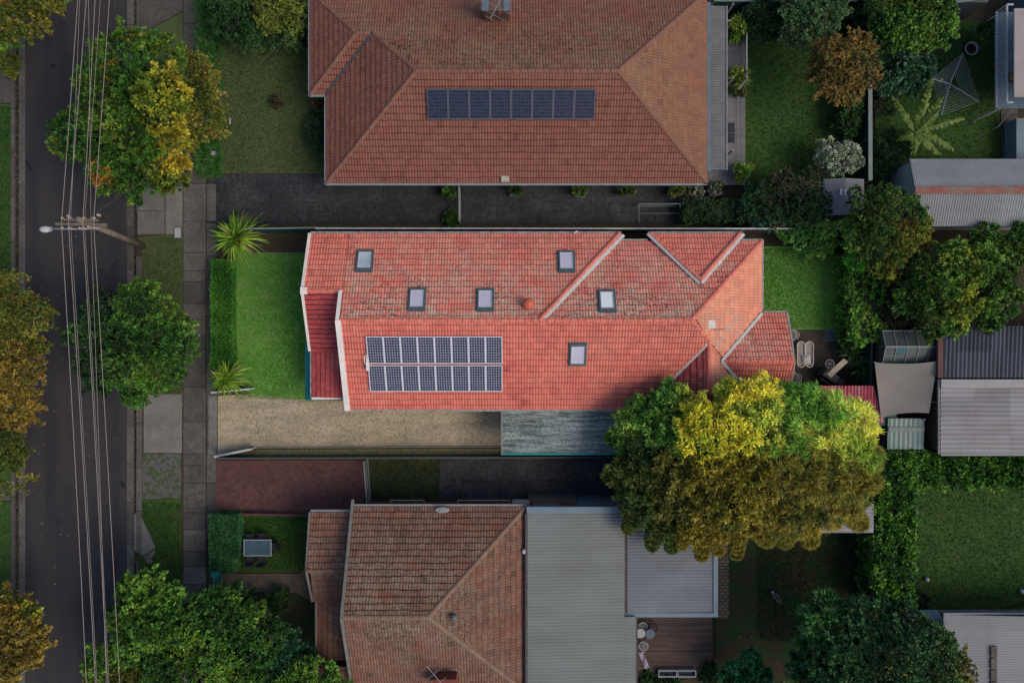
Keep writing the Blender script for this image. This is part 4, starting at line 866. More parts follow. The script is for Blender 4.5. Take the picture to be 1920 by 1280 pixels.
# brown deck behind it
dkr = thing('timber_deck', 'dark brown timber deck beside the grey metal roof', 'deck', (X(1265), Y(1210), 0)); dk = MB(); dz = .5; yy = Y(1268, dz)
while yy < Y(1150, dz): dk.box(X(1185, dz), yy, dz-.05, X(1335, dz), yy+.125, dz, (random.random(), 0, 0)); yy += .138
dk.build('boards', TIMBR, dkr); q = MB(); q.box(X(1190, dz), Y(1268, dz), 0, X(1334, dz), Y(1160, dz), dz-.06); q.build('bearer', DARKG, dkr)
# ------------------------------------------------------------------ vegetation
DK = [(.010, .030, .010), (.016, .045, .012), (.022, .060, .014)]
MD = [(.018, .058, .009), (.034, .088, .012), (.066, .125, .015)]
BR_ = [(.035, .10, .014), (.065, .145, .018), (.105, .19, .024)]
YL = [(.08, .12, .014), (.17, .18, .018), (.28, .23, .022)]
GO = [(.095, .075, .014), (.14, .10, .018), (.19, .135, .022)]
OL = [(.045, .070, .012), (.080, .095, .014), (.125, .12, .018)]
OR = [(.17, .11, .018), (.22, .12, .02)]
INY = [(.42, .40, .03), (.60, .52, .05), (.78, .64, .08)]  # in-lot leaf palettes, brightened to stand for higher exposure
ING = [(.05, .16, .02), (.10, .25, .03), (.19, .34, .05)]
INM = [(.15, .27, .03), (.27, .36, .045), (.46, .48, .07)]
ROS = dict(L=.22, W=.05, per=11, dens=20, sub=.24, spread=.6, curl=.1, subn=.8, rag=.2)
FIN = dict(L=.13, W=.035, per=9, dens=46, sub=.28, spread=.9)
MID = dict(L=.18, W=.05, per=9, dens=30, sub=.30, spread=.85)
WIL = dict(L=.38, W=.020, per=14, dens=20, sub=.26, spread=.7, curl=.4, spray=24, subn=.7, slen=.7, shrink=.82)
tree('street_tree', 'large street tree with green and yellow tufted foliage under the power lines', 'tree',
     [(225, 105, 52, 6.4, 0), (285, 112, 48, 6.2, 0), (188, 165, 52, 6.4, 0), (250, 175, 55, 7.0, 0), (300, 165, 42, 6.8, 1), (128, 250, 40, 5.2, 0), (185, 250, 55, 6.2, 0), (245, 250, 52, 6.8, 0), (300, 225, 45, 6.4, 1), (205, 310, 45, 5.6, 0), (250, 325, 38, 5.2, 0), (305, 285, 48, 5.8, 1), (320, 325, 30, 4.6, 2), (188, 322, 18, 5.6, 3), (262, 175, 16, 7.3, 1)],  # yellow and orange lobes right and low: sunlight put into leaf colour
     [MD, YL, OL, OR], trunk=(268, 215), **ROS)
tree('street_tree', 'small olive green tree with fine leaves touching the large tufted street tree', 'tree',
     [(352, 135, 38, 4.6), (375, 165, 32, 4.4), (380, 222, 38, 4.4), (350, 205, 30, 4.2), (345, 250, 24, 3.8)], [OL+[(.14, .12, .03)]], trunk=(358, 190), L=.14, W=.04, per=9, dens=44, sub=.33, spread=.7)
tree('street_tree', 'rounded dark green street tree halfway along the nature strip', 'tree',
     [(195, 590, 42, 5.6, 1), (255, 585, 50, 6.2, 0), (170, 640, 48, 5.4, 1), (225, 645, 55, 6.2, 1), (285, 630, 55, 6.2, 0), (325, 655, 34, 5, 0), (185, 695, 42, 5, 1), (240, 705, 46, 5.4, 2), (290, 690, 42, 5.2, 0), (255, 555, 28, 5.4, 2)],  # darker left lobes, lighter right ones: side light put into leaf colour
     [MD, DK, BR_[:2]], trunk=(252, 640), **MID)
tree('street_tree', 'golden brown tree overhanging the left edge of the road', 'tree',
     [(0, 570, 55, 6), (45, 600, 42, 5.6), (10, 640, 50, 6), (45, 665, 34, 5.4), (0, 710, 55, 6, 1), (20, 765, 40, 5.4, 1), (-40, 640, 70, 6.5), (-30, 740, 60, 6, 1)], [GO[:2]+OL, GO], trunk=(5, 660), **FIN)
tree('street_tree', 'grey green tree overhanging the left verge below the golden brown one', 'tree',
     [(0, 830, 45, 4.6), (-10, 890, 48, 4.6), (20, 860, 26, 4.0), (-30, 800, 40, 4.6)], [OL, ], trunk=(-10, 865), **FIN)
tree('street_tree', 'golden tree at the bottom left corner beside the road', 'tree',
     [(0, 1150, 38, 5.2), (30, 1190, 45, 5.4), (0, 1235, 50, 5.4), (45, 1215, 35, 5), (50, 1160, 26, 4.8, 1), (-30, 1200, 60, 5.5)], [GO+OL, YL], trunk=(8, 1205), **MID)
tree('street_tree', 'golden green tree in the top left corner', 'tree',
     [(0, 15, 48, 5.4), (45, 30, 32, 5), (15, 60, 24, 4.6, 1), (90, -10, 28, 5, 1), (-30, 0, 60, 5.6)], [GO+OL, MD+OL], trunk=(-4, 22), **MID)
tree('low_shrub', 'small dull shrub on the left verge below the corner tree', 'shrub', [(14, 112, 18, 1.4), (18, 130, 12, 1.1)], [OL], **FIN, r0=.04)
# bottom left group
tree('garden_tree', 'bright green leafy tree at the kerb near the bottom left', 'tree',
     [(275, 1120, 42, 6, 0), (320, 1130, 32, 5.8, 0), (240, 1165, 40, 6, 1), (285, 1175, 40, 6.4, 0), (245, 1110, 26, 5, 1), (330, 1180, 28, 5.8, 1), (255, 1215, 34, 5.8, 0)], [BR_, MD], trunk=(275, 1160), L=.2, W=.07, per=9, dens=26, sub=.3, spread=.7)
tree('garden_tree', 'yellow green tree leaning over the road at the bottom edge', 'tree',
     [(205, 1235, 38, 5.2), (225, 1275, 40, 5.4), (180, 1260, 26, 4.8), (245, 1300, 60, 5.6)], [BR_+OL[1:]], trunk=(225, 1290), **MID)
tree('garden_tree', 'broad mid green tree beside the brown roofed house', 'tree',
     [(400, 1160, 50, 6.2), (350, 1200, 48, 6.2), (440, 1180, 46, 6.2), (390, 1235, 55, 6.6, 1), (330, 1265, 55, 6.2), (460, 1240, 45, 6), (300, 1230, 40, 5.8), (500, 1190, 34, 5.2, 2), (430, 1130, 30, 5, 2), (420, 1290, 60, 6.2)], [MD, MD+BR_, DK], trunk=(400, 1220), **MID)
tree('garden_tree', 'dark bluish green tree right of the broad mid green one', 'tree',
     [(525, 1225, 36, 4.6), (500, 1260, 40, 5), (545, 1265, 30, 4.4), (575, 1235, 16, 3.2), (510, 1300, 50, 5)], [[(.012, .05, .022), (.02, .07, .028)]], trunk=(520, 1255), **MID)
tree('garden_tree', 'light green tree overlapping the brown roof corner at the bottom edge', 'tree',
     [(590, 1270, 34, 5.2), (550, 1285, 34, 5.2), (620, 1290, 28, 5)], [BR_], trunk=(580, 1290), **MID)
tree('garden_shrub', 'dark low shrub beside the green gate', 'shrub', [(415, 1128, 22, 1.6), (470, 1135, 26, 1.4), (520, 1130, 22, 1.2)], [DK], **FIN, r0=.05)
# top garden
tree('garden_shrub', 'large dark shrub at the top of the front lawn', 'shrub',
     [(435, 30, 42, 3.2), (470, 55, 36, 3.0), (440, 0, 46, 3.4), (545, 60, 26, 2.2), (520, 55, 34, 2.8)], [DK+[(.035, .07, .02)]], trunk=(465, 30), **FIN)
tree('garden_shrub', 'yellow green shrub behind the large dark shrub', 'shrub', [(505, 10, 40, 3.4), (540, 25, 36, 3.2), (500, 40, 22, 3.2)], [[(.06, .10, .015), (.10, .13, .02)]], trunk=(515, 15), **FIN)
tree('rose_bush', 'dark bush growing against the left wall of the terracotta house', 'shrub', [(598, 240, 20, 1.8), (595, 262, 20, 1.6), (603, 218, 14, 1.4)], [DK], trunk=(600, 245), **FIN, r0=.04)
tree('rose_bush', 'small rose bush with red flowers under the corner of the terracotta eave', 'shrub', [(597, 195, 11, 1.1), (596, 208, 9, 1.0, 1)], [DK, DK+[(.35, .02, .03)]], trunk=(597, 200), **FIN, r0=.03)
tree('rose_bush', 'thin rose bush with pink flowers at the top of the front lawn', 'shrub', [(575, 40, 14, 1.4), (572, 60, 12, 1.2), (560, 78, 10, 1.0, 1)], [DK, DK+[(.4, .12, .12)]], trunk=(570, 50), **FIN, r0=.03)
tree('low_shrub', 'withered little bush in the middle of the upper front lawn', 'shrub', [(517, 190, 9, .5)], [[(.03, .035, .015), (.05, .04, .02)]], **FIN, r0=.03)
# backyard of the terracotta house
tree('garden_tree', 'rounded pale leaved tree by the top fence', 'tree', [(1500, 20, 34, 4.0), (1545, 30, 34, 4.2), (1520, 60, 30, 3.8), (1490, 55, 26, 3.4), (1560, 0, 36, 4.2), (1520, -20, 44, 4.4)], [[(.035, .075, .028), (.05, .10, .035), (.075, .13, .05)]], trunk=(1522, 25), **FIN)
tree('garden_shrub', 'dark shrub in the top corner beside the deck', 'shrub', [(1430, 20, 28, 2.4), (1450, 50, 22, 2), (1410, 60, 16, 1.6), (1470, 15, 22, 2.2)], [DK], **FIN)
tree('garden_tree', 'golden brown domed tree straddling the green fence', 'tree', [(1560, 100, 36, 4.6), (1605, 95, 38, 4.8), (1575, 145, 40, 5), (1620, 135, 34, 4.8), (1590, 165, 28, 4.4), (1545, 135, 26, 4.2), (1590, 120, 36, 5.2)], [[(.11, .085, .022), (.17, .11, .026), (.08, .08, .02)]], trunk=(1590, 130), L=.13, W=.03, per=10, dens=46, sub=.22, spread=.8)
tree('garden_shrub', 'silvery variegated bush beside the green fence', 'shrub', [(1560, 285, 26, 2.4), (1590, 290, 24, 2.3), (1575, 305, 24, 2.2), (1545, 300, 14, 1.8), (1605, 300, 14, 1.8)], [[(.17, .21, .13), (.24, .28, .19), (.12, .17, .09)]], trunk=(1575, 295), **FIN)
tree('garden_shrub', 'dark shrub along the green fence under the golden domed tree', 'shrub', [(1600, 200, 22, 1.8), (1590, 230, 20, 1.6), (1600, 180, 20, 1.8), (1610, 20, 26, 2), (1615, 50, 20, 1.8)], [DK], **MID, r0=.06)
tree('garden_shrub', 'big dark shrub beside the small grey shed', 'shrub', [(1430, 372, 34, 2.6, 0), (1470, 355, 34, 2.8, 1), (1510, 350, 30, 2.8, 1), (1500, 385, 40, 3.0, 0), (1540, 380, 26, 2.4, 0), (1455, 395, 34, 2.6), (1415, 395, 24, 2.2, 0), (1530, 330, 18, 1.8, 1)], [DK+[(.015, .055, .03)], [(.05, .05, .025), (.035, .05, .02), (.07, .06, .03)]], trunk=(1480, 375), **FIN)
hedge('hedge', 'low dark hedge at the end of the paved side yard', [(1285, 375, 1412, 414)], 1.3, DK+[(.03, .07, .02)], rough=.12)
# right neighbour's garden
tree('garden_tree', 'leafy green tree at the top right beyond the green fence', 'tree', [(1665, 15, 36, 4), (1700, 40, 38, 4.2), (1740, 15, 38, 4.4), (1670, 60, 32, 3.6), (1730, 60, 30, 4, 1), (1770, 50, 30, 4, 1), (1720, -20, 44, 4.4), (1765, 20, 26, 3.8)], [MD, BR_], trunk=(1712, 25), **MID)
tree('garden_shrub', 'grey green broad leaved shrub beside the clothes hoist', 'shrub', [(1690, 100, 22, 2.4), (1700, 130, 26, 2.4), (1680, 150, 20, 2), (1725, 145, 22, 2), (1735, 125, 16, 1.8)], [[(.04, .10, .045), (.06, .13, .06)]], trunk=(1700, 130), L=.3, W=.1, per=7, dens=14, sub=.34, spread=.6)
tree('garden_shrub', 'tangled dark undergrowth below the banana plant', 'shrub', [(1660, 265, 22, 1.2), (1665, 300, 22, 1.2), (1650, 320, 16, 1.0), (1690, 280, 16, .9), (1660, 190, 20, 1.2)], [DK+[(.05, .03, .03)]], L=.3, W=.02, per=8, dens=16, sub=.3, r0=.05)
tree('garden_tree', 'dark domed tree with a sunlit golden side beside the corrugated shed', 'tree', [(1625, 385, 34, 4.8, 0), (1665, 390, 40, 5.2, 0), (1700, 400, 36, 5, 0), (1640, 440, 46, 5.4, 0), (1690, 445, 40, 5.4, 1), (1715, 425, 30, 4.8, 1), (1670, 485, 36, 4.8, 1), (1720, 460, 22, 4.4, 1), (1610, 420, 26, 4.4, 2)], [MD[:2]+[(.05, .09, .015)], YL[:2]+GO[:2], BR_], trunk=(1660, 430), **FIN)  # golden lobes paint the sun's side into the leaves
tree('garden_tree', 'broad bushy tree above the dark blue roof', 'tree', [(1740, 510, 40, 5, 0), (1785, 500, 44, 5.4, 1), (1830, 500, 44, 5.6, 2), (1870, 520, 38, 5.2, 1), (1725, 555, 38, 4.8, 0), (1775, 555, 46, 5.6, 1), (1830, 550, 46, 5.6, 2), (1750, 595, 34, 4.4, 1), (1885, 560, 34, 4.6, 0), (1860, 590, 26, 4, 0), (1790, 600, 26, 4.2, 1)], [MD+[(.03, .08, .03)], MD+BR_, BR_[1:]+[(.17, .21, .02), (.22, .25, .025)]], trunk=(1800, 545), **MID)  # yellower lobes towards the right: sunlight put into leaf colour
tree('garden_tree', 'small green tree below the corrugated shed at the right edge', 'tree', [(1850, 445, 24, 3.2), (1880, 460, 24, 3.2), (1910, 465, 26, 3.2), (1840, 470, 16, 2.6), (1935, 450, 30, 3.4)], [MD+BR_], trunk=(1885, 458), **MID, r0=.08)
tree('garden_shrub', 'brown green shrub between the clipped hedge and the glasshouse', 'shrub', [(1675, 590, 26, 2.4), (1670, 555, 22, 2.2), (1700, 610, 18, 1.8), (1685, 520, 20, 2)], [[(.022, .03, .014), (.04, .035, .02), (.025, .05, .016)]], **FIN, r0=.05)
# inside the bright lot, its higher exposure put into the leaf colours
hedge('hedge', 'low clipped bright green hedge along the front footpath of the red house', [(394, 486, 434, 690)], .9, [(.018, .078, .009), (.030, .115, .012), (.05, .15, .02)], L=.09, W=.034, dens=230, per=8, rough=.03)
strap_plant('dracaena', 'large spiky strap leaved plant at the upper end of the clipped hedge', 441, 447, 1.5, 100, 1.75, .06, [(.10, .24, .02), (.20, .36, .03), (.32, .46, .05), (.05, .13, .02)], heads=3)
strap_plant('dracaena', 'small spiky strap leaved plant at the lower end of the clipped hedge', 417, 707, 1.2, 110, 1.35, .055, [(.10, .24, .02), (.20, .34, .03), (.30, .42, .05)], heads=2)
tree('garden_shrub', 'bright rounded shrub at the top corner of the back lawn', 'shrub', [(1505, 440, 30, 2.2, 0), (1540, 432, 30, 2.3, 1), (1520, 460, 22, 1.9, 0), (1550, 452, 22, 1.9, 1), (1480, 430, 20, 1.8, 0)], [[(.05, .15, .03), (.09, .22, .04)], [(.15, .28, .04), (.27, .38, .08)]], trunk=(1522, 445), **FIN)
hedge('hedge', 'tall leafy hedge along the right side of the bright back lawn', [(1598, 474, 1660, 640, 1.9), (1606, 440, 1650, 478, 2.2)], 2.0, [(.04, .13, .022), (.08, .21, .03), (.17, .29, .04), (.10, .24, .035), (.20, .30, .05)], L=.13, W=.045, dens=65, per=9, rough=.16)
hedge('hedge', 'narrow dark hedge strip beside the top of the bright back lawn', [(1584, 436, 1608, 470)], 1.4, DK+[(.04, .11, .02)], rough=.1)
tree('garden_shrub', 'vivid green shrub in the top right corner of the bright lot', 'shrub', [(1615, 440, 22, 3.4), (1620, 465, 20, 3.2), (1608, 488, 16, 2.9)], [[(.07, .28, .025), (.12, .38, .04)]], trunk=(1614, 460), **MID, r0=.05)
for k, (a, b, s) in enumerate(((1600, 662, 1), (1612, 690, .9), (1588, 650, .7))):
    strap_plant('cordyline', ('largest dark spiky plant beside the patio', 'dark spiky plant nearest the crimson roof', 'smallest dark spiky plant, just below the tall leafy hedge')[k], a, b, .9*s+.3, 60, 1.1*s, .05, [(.012, .05, .012), (.025, .09, .02), (.04, .12, .02)], group='dark spiky plants beside the patio')
def chain(x0, y0, x1, y1, z0, z1, r0, r1, n, p=0):
    return [(x0+(x1-x0)*i/(n-1)+random.uniform(-2, 2), y0+(y1-y0)*i/(n-1), r0+(r1-r0)*i/(n-1), z0+(z1-z0)*i/(n-1), p) for i in range(n)]
# the big trees over the lower boundary: leaf colours lit inside, dimmed below
BT = dict(L=.26, W=.042, per=10, dens=24, sub=.24, spread=.75, rag=.28, spray=24, subn=.62, slen=.8, shrink=.80)
tree('garden_tree', 'dark green tree overlapping the mossy carport roof', 'tree',
     [(1190, 800, 34, 5.0, 0), (1215, 775, 30, 5.2, 0), (1235, 815, 40, 5.8, 0), (1260, 770, 34, 5.8, 0), (1195, 835, 32, 5, 0), (1290, 760, 28, 5.8, 1), (1260, 735, 16, 4.8, 0), ]+chain(1185, 810, 1148, 822, 4.8, 4.0, 14, 5, 5, 0)+chain(1260, 750, 1252, 728, 5, 4.4, 12, 5, 4, 0), [[(.06, .16, .022), (.11, .22, .035), (.20, .29, .05), (.04, .10, .018)], INM], trunk=(1235, 815), **BT)
tree('garden_tree', 'bright yellow leaved tree over the lower corner of the red roof', 'tree',
     [(1310, 790, 32, 6.8, 0), (1350, 790, 36, 7.0, 0), (1330, 830, 40, 7.2, 0), (1380, 830, 38, 7.2, 0), (1395, 750, 26, 6.4, 0), (1430, 740, 28, 6.4, 0), (1435, 775, 26, 6.6, 1), (1400, 790, 28, 6.8, 1), (1285, 830, 28, 6.4, 1), (1440, 830, 30, 6.8, 1), (1365, 745, 18, 5.8, 1)]+chain(1415, 735, 1428, 708, 6, 5.6, 11, 4, 4, 0)+chain(1385, 745, 1368, 718, 6, 5.4, 12, 4, 4, 1)+chain(1445, 745, 1466, 738, 6, 5.4, 11, 4, 4, 1), [INY, INM+[(.14, .15, .03)]], trunk=(1370, 815), **BT)
tree('garden_tree', 'feathery green willow like tree over the crimson roof', 'tree',
     [(1480, 765, 34, 6.0, 0), (1520, 770, 38, 6.4, 0), (1560, 785, 40, 6.6, 0), (1600, 800, 38, 6.4, 1), (1500, 815, 42, 6.6, 0), (1550, 830, 46, 6.8, 1), (1600, 850, 42, 6.6, 1), (1475, 840, 34, 6.6, 0)], [[(.07, .20, .022), (.14, .29, .035), (.27, .39, .06)], [(.17, .28, .03), (.32, .41, .05), (.52, .52, .07)]], trunk=(1540, 810), **WIL)
tree('garden_tree', 'dark olive tree hanging over the cracked side path', 'tree',
     [(1185, 880, 36, 5.2, 0), (1225, 880, 42, 6, 0), (1215, 930, 44, 5.8, 0), (1270, 885, 46, 6.6, 1), (1265, 940, 40, 6.0, 1), (1200, 960, 20, 4.6, 0), (1245, 985, 20, 5, 0), ]+chain(1235, 980, 1222, 1022, 4.8, 4.0, 13, 4, 6, 0)+chain(1250, 985, 1262, 1026, 4.8, 4.0, 11, 4, 5, 0)+chain(1200, 960, 1178, 990, 4.8, 4.0, 12, 4, 5, 0)+chain(1180, 880, 1140, 892, 5, 4.2, 14, 5, 5, 0), [[(.03, .055, .012), (.05, .08, .015), (.08, .10, .02)], [(.08, .085, .015), (.12, .11, .02)]], trunk=(1225, 905), **BT)
tree('garden_tree', 'dark gold tree with drooping sprays over the grey rear roof', 'tree',
     [(1320, 885, 44, 7, 0), (1370, 880, 44, 7.2, 0), (1325, 940, 44, 6.6, 1), (1380, 935, 46, 7.0, 0), (1420, 890, 40, 7, 0), (1310, 985, 26, 5.6, 1), (1345, 990, 22, 5.4, 1), (1400, 975, 28, 5.8, 1), (1425, 950, 30, 6, 1), ]+chain(1315, 985, 1318, 1040, 5.4, 4.2, 13, 4, 6, 1)+chain(1330, 990, 1345, 1030, 5.4, 4.4, 12, 4, 5, 1)+chain(1385, 985, 1382, 1038, 5.4, 4.2, 12, 4, 6, 1)+chain(1410, 980, 1432, 1012, 5.4, 4.4, 12, 4, 5, 1)+chain(1290, 985, 1278, 1018, 5.4, 4.3, 12, 4, 5, 1), [[(.13, .125, .014), (.20, .17, .018), (.08, .095, .014)], [(.10, .10, .014), (.16, .13, .016)]], trunk=(1370, 915), **BT)
tree('garden_tree', 'feathery bronze tree between the grey rear roof and the tall hedge', 'tree',
     [(1460, 890, 44, 6.8), (1510, 890, 46, 7), (1560, 890, 46, 7), (1605, 895, 38, 6.6), (1480, 940, 42, 6.2), (1535, 940, 42, 6.2), (1585, 935, 34, 6), (1500, 970, 28, 5.4), (1460, 975, 22, 5.2), (1625, 860, 24, 6), (1560, 968, 14, 5)]+chain(1480, 980, 1474, 1012, 5, 4.3, 11, 4, 5)+chain(1510, 975, 1520, 1012, 5, 4.3, 11, 4, 5)+chain(1448, 980, 1440, 1010, 5, 4.3, 12, 4, 5)+chain(1590, 950, 1612, 980, 5.2, 4.4, 13, 5, 5), [[(.08, .10, .014), (.14, .13, .016), (.19, .155, .018), (.06, .075, .012)]], trunk=(1535, 910), **WIL)
# right side L hedge
hedge('hedge', 'long leafy green hedge in an L around the right lawn', [(1648, 850, 1716, 912, 2.4), (1716, 850, 2000, 912, 2.2), (1646, 912, 1714, 1140, 2.3)], 2.3, [(.022, .07, .012), (.045, .12, .014), (.08, .17, .018)], L=.2, W=.07, dens=62, per=8, rough=.16)
# bottom right
tree('garden_tree', 'light green feathery tree at the left of the big bottom right tree', 'tree', [(1545, 1150, 30, 5.6), (1570, 1190, 40, 6), (1540, 1215, 30, 5.4), (1585, 1160, 26, 5.6), (1550, 1180, 30, 6.2)], [[(.04, .12, .03), (.065, .16, .04)]], trunk=(1562, 1185), L=.34, W=.05, per=10, dens=14, sub=.3, spread=.55)
tree('garden_tree', 'huge dark green tree filling the bottom right corner', 'tree',
     [(1640, 1165, 42, 7, 0), (1690, 1175, 40, 7, 0), (1620, 1220, 55, 7.6, 0), (1690, 1230, 60, 8.2, 0), (1745, 1220, 46, 7.4, 1), (1560, 1260, 50, 6.8, 0), (1640, 1280, 70, 8.2, 0), (1730, 1280, 65, 8, 1), (1785, 1265, 42, 6.8, 2), (1720, 1190, 30, 6.6, 1), (1510, 1250, 24, 5, 0), (1600, 1330, 90, 8), (1760, 1340, 70, 7.4)], [[(.015, .05, .018), (.025, .075, .022), (.04, .10, .03)], [(.03, .08, .02), (.05, .10, .02)], [(.08, .10, .02), (.14, .13, .025)]], trunk=(1660, 1250), **MID)  # gold lobe at the right edge is sunlight painted as leaf colour
tree('garden_tree', 'small bluish green tree on the bottom edge right of the brown deck', 'tree', [(1400, 1255, 26, 3.2), (1380, 1275, 24, 3), (1425, 1280, 26, 3), (1410, 1240, 14, 2.8)], [[(.015, .09, .03), (.03, .13, .04)]], trunk=(1402, 1268), **ROS)
tree('garden_shrub', 'black green shrub beside the white roofed building', 'shrub', [(1720, 1125, 20, 1.5), (1705, 1145, 16, 1.4)], [[(.008, .02, .008)]], **FIN, r0=.05)
hedge('hedge', 'short clipped dark green hedge at the front of the lower lawn', [(391, 965, 446, 1045), (391, 1045, 438, 1076)], 1.2, [(.014, .060, .02), (.022, .085, .028), (.04, .11, .035)], L=.08, W=.03, dens=260, per=7, rough=.03)
tree('low_shrub', 'little weed at the upper edge of the dark driveway gate', 'shrub', [(846, 408, 14, .6), (840, 355, 12, .9)], [MD], **FIN, r0=.03)
hedge('ivy', 'leafy green clump at the edge of the right path by the sail', [(1732, 785, 1752, 830)], .5, MD, cat='plant', L=.25, W=.1, dens=14, per=6)
tree('garden_shrub', 'strappy shrub below the brown deck at the bottom edge', 'shrub', [(1215, 1278, 18, .8), (1330, 1262, 16, .9), (1250, 1285, 20, .8)], [DK+MD[:1]], L=.3, W=.03, per=8, dens=20, sub=.3, r0=.04)
# strappy border, ground cover
def bordr(name, x0, y0, x1, y1, n, cols, L=.6):
    V, F, T = strap([(X(random.uniform(x0, x1)), Y(random.uniform(y0, y1)), .12) for _ in range(n)], 22, L, .022, cols, (.3, 1.3), segs=3)
    return tag(make(name, V, F, GLOSSLEAF, None, T), kind='stuff')
bordr('strappy_border', 376, -10, 410, 328, 620, [(.025, .12, .022), (.045, .17, .03), (.08, .22, .05)], .7)
bordr('strappy_border', 588, 60, 606, 170, 24, DK, .4)
bordr('strappy_border', 1572, 200, 1600, 270, 40, DK+MD[:1], .6)

# banana plant ----------------------------------------------------------------
bt = thing('banana_plant', 'banana plant with long ribbed fronds on the right neighbour\'s lawn', 'plant', (X(1718), Y(250), 0))
q = MB(); q.tube([(X(1718), Y(250), 0), (X(1716, 1), Y(250, 1), 1), (X(1716, 2), Y(249, 2), 2.1)], [.16, .13, .08], 9, (.5, 0, 0)); q.build('stem', M('banana_stem', (.10, .12, .05), (.06, .06, .03), 6), bt, True)
for (a, b, zt) in ((1672, 180, 2.4), (1748, 145, 2.8), (1770, 180, 2.6), (1808, 222, 2.2), (1790, 282, 1.8), (1765, 292, 1.6), (1712, 296, 1.6), (1683, 262, 1.8), (1762, 205, 2.7)):
    p0 = Vector((X(1716, 2.1), Y(249, 2.1), 2.05)); p2 = Vector((X(a, zt), Y(b, zt), zt)); p1 = p0.lerp(p2, .5)+Vector((random.uniform(-.15, .15), random.uniform(-.15, .15), .45))
    V = []; F = []; T = []; n = 22; L_ = (p2-p0).length; mid = [p0*(1-f)**2+p1*2*f*(1-f)+p2*f*f for f in np.linspace(0, 1, n+1)]
    for i in range(n):
        f = i/n; d = (mid[i+1]-mid[i]).normalized(); s_ = d.cross(Vector((0, 0, 1))).normalized(); wd = .25*min(1, f*5)*(1-f**3)**.8+.03
        for sg in (-1, 1):
            b0 = len(V); dr = random.uniform(.02, .16); k_ = random.uniform(.5, 1.1); a0 = mid[i]; a1 = mid[i]+(mid[i+1]-mid[i])*random.uniform(.75, .99)
            V += [tuple(a0), tuple(a1), tuple(a1+s_*sg*wd*k_+d*.1-Vector((0, 0, dr))), tuple(a0+s_*sg*wd*k_+d*.08-Vector((0, 0, dr)))]
            F.append((b0, b0+1, b0+2, b0+3)); c_ = random.choice([(.055, .11, .015), (.08, .14, .02), (.12, .17, .025)]); T.append(c_)
    b0 = len(V)
    for i in range(n):
        V += [tuple(mid[i]+Vector((0, 0, .01))), tuple(mid[i+1]+Vector((0, 0, .01))), tuple(mid[i+1]+Vector((0, .02, .012))), tuple(mid[i]+Vector((.02, .03, .012)))]; F.append((b0, b0+1, b0+2, b0+3)); T.append((.17, .21, .05)); b0 += 4
    make('frond', V, np.array(F), LEAF, bt, T)
# ------------------------------------------------------------------ fences and gates
def fence(name, label, p, q, h, sheet, capm, post=2.4, rib=.16, cap=.09, pale=False):
    """p,q: photo pixels of the fence's top"""
    P = Vector((X(p[0], h), Y(p[1], h), 0)); Q = Vector((X(q[0], h), Y(q[1], h), 0)); d = (Q-P); L = d.length; d.normalize(); n_ = Vector((-d.y, d.x, 0))
    t = thing(name, label, 'fence', tuple(P.lerp(Q, .5)))
    s = MB(); k = int(L/rib)
    for i in range(k):
        a = P+d*(L*i/k); b = P+d*(L*(i+(.86 if pale else .62))/k)
        o_ = n_*.02 if not pale else n_*.015
        s.add([a+o_+Vector((0, 0, .05)), b+o_+Vector((0, 0, .05)), b+o_+Vector((0, 0, h-.03)), a+o_+Vector((0, 0, h-.03)), a-o_+Vector((0, 0, .05)), b-o_+Vector((0, 0, .05)), b-o_+Vector((0, 0, h-.03)), a-o_+Vector((0, 0, h-.03))], [(0, 1, 2, 3), (7, 6, 5, 4), (0, 4, 5, 1), (3, 2, 6, 7), (0, 3, 7, 4), (1, 5, 6, 2)])
    if not pale: s.bar(P+Vector((0, 0, h*.5)), Q+Vector((0, 0, h*.5)), .012, h-.12, up=(0, 0, 1))
    s.build('panel', sheet, t)
    c_ = MB(); c_.bar(P+Vector((0, 0, h)), Q+Vector((0, 0, h)), cap, .05); c_.build('capping', capm, t)
    if pale:
        r_ = MB()
        for zz_ in (.4, h-.4): r_.bar(P-n_*.05+Vector((0, 0, zz_)), Q-n_*.05+Vector((0, 0, zz_)), .05, .08)
        r_.build('rail', capm, t)
    m = max(1, int(L/post)); 
    for i in range(m+1):
        x = P+d*(L*i/m); b = MB(); b.box(x.x-.035, x.y-.035, 0, x.x+.035, x.y+.035, h+.015); b.build('post', capm, t)
    return t
fence('fence', 'long pale capped fence along the upper boundary of the red house', (592, 428), (1640, 429), 1.8, FENCEG, FENCEL)
fence('fence', 'short teal fence between the dark driveway and the bare soil bed', (456, 429), (592, 427), 1.75, GREENF, FENCECAP)
fence('fence', 'dark fence along the lower boundary beside the dry grass driveway', (409, 859), (1165, 857), 1.3, GREENF, DARKG)
fence('fence', 'fence hidden by the big trees on the lower boundary', (1170, 857), (1640, 857), 1.7, GREENF, DARKG)
fence('fence', 'dark green fence behind the spiky plants and tall hedge', (1636, 432), (1634, 722), 1.7, GREENF, DARKG)
fence('fence', 'green fence with wide pale capping beside the golden domed tree', (1631, -60), (1632, 338), 1.8, GREENF, FENCECAP, cap=.24)
fence('fence', 'teal fence along the top edge beyond the deck', (1340, 2), (1626, 2), 1.8, GREENF, FENCECAP)
fence('fence', 'grey paling fence between the bare back yard and the L shaped hedge', (1640, 998), (1640, 1140), 1.8, TIMB, TIMB, pale=True, rib=.12)
fence('fence', 'low white wing fence at the lower spiky plant', (396, 736), (468, 729), .9, GREENF, LEADW, cap=.1)
fence('fence', 'low white wing fence at the street end of the lower boundary', (402, 856), (470, 842), .9, GREENF, LEADW, cap=.12)
fence('fence', 'thin dark red wall between the red paving and the lower lawn', (406, 963), (590, 966), .5, M_REDPAV, M_REDPAV, cap=.14)
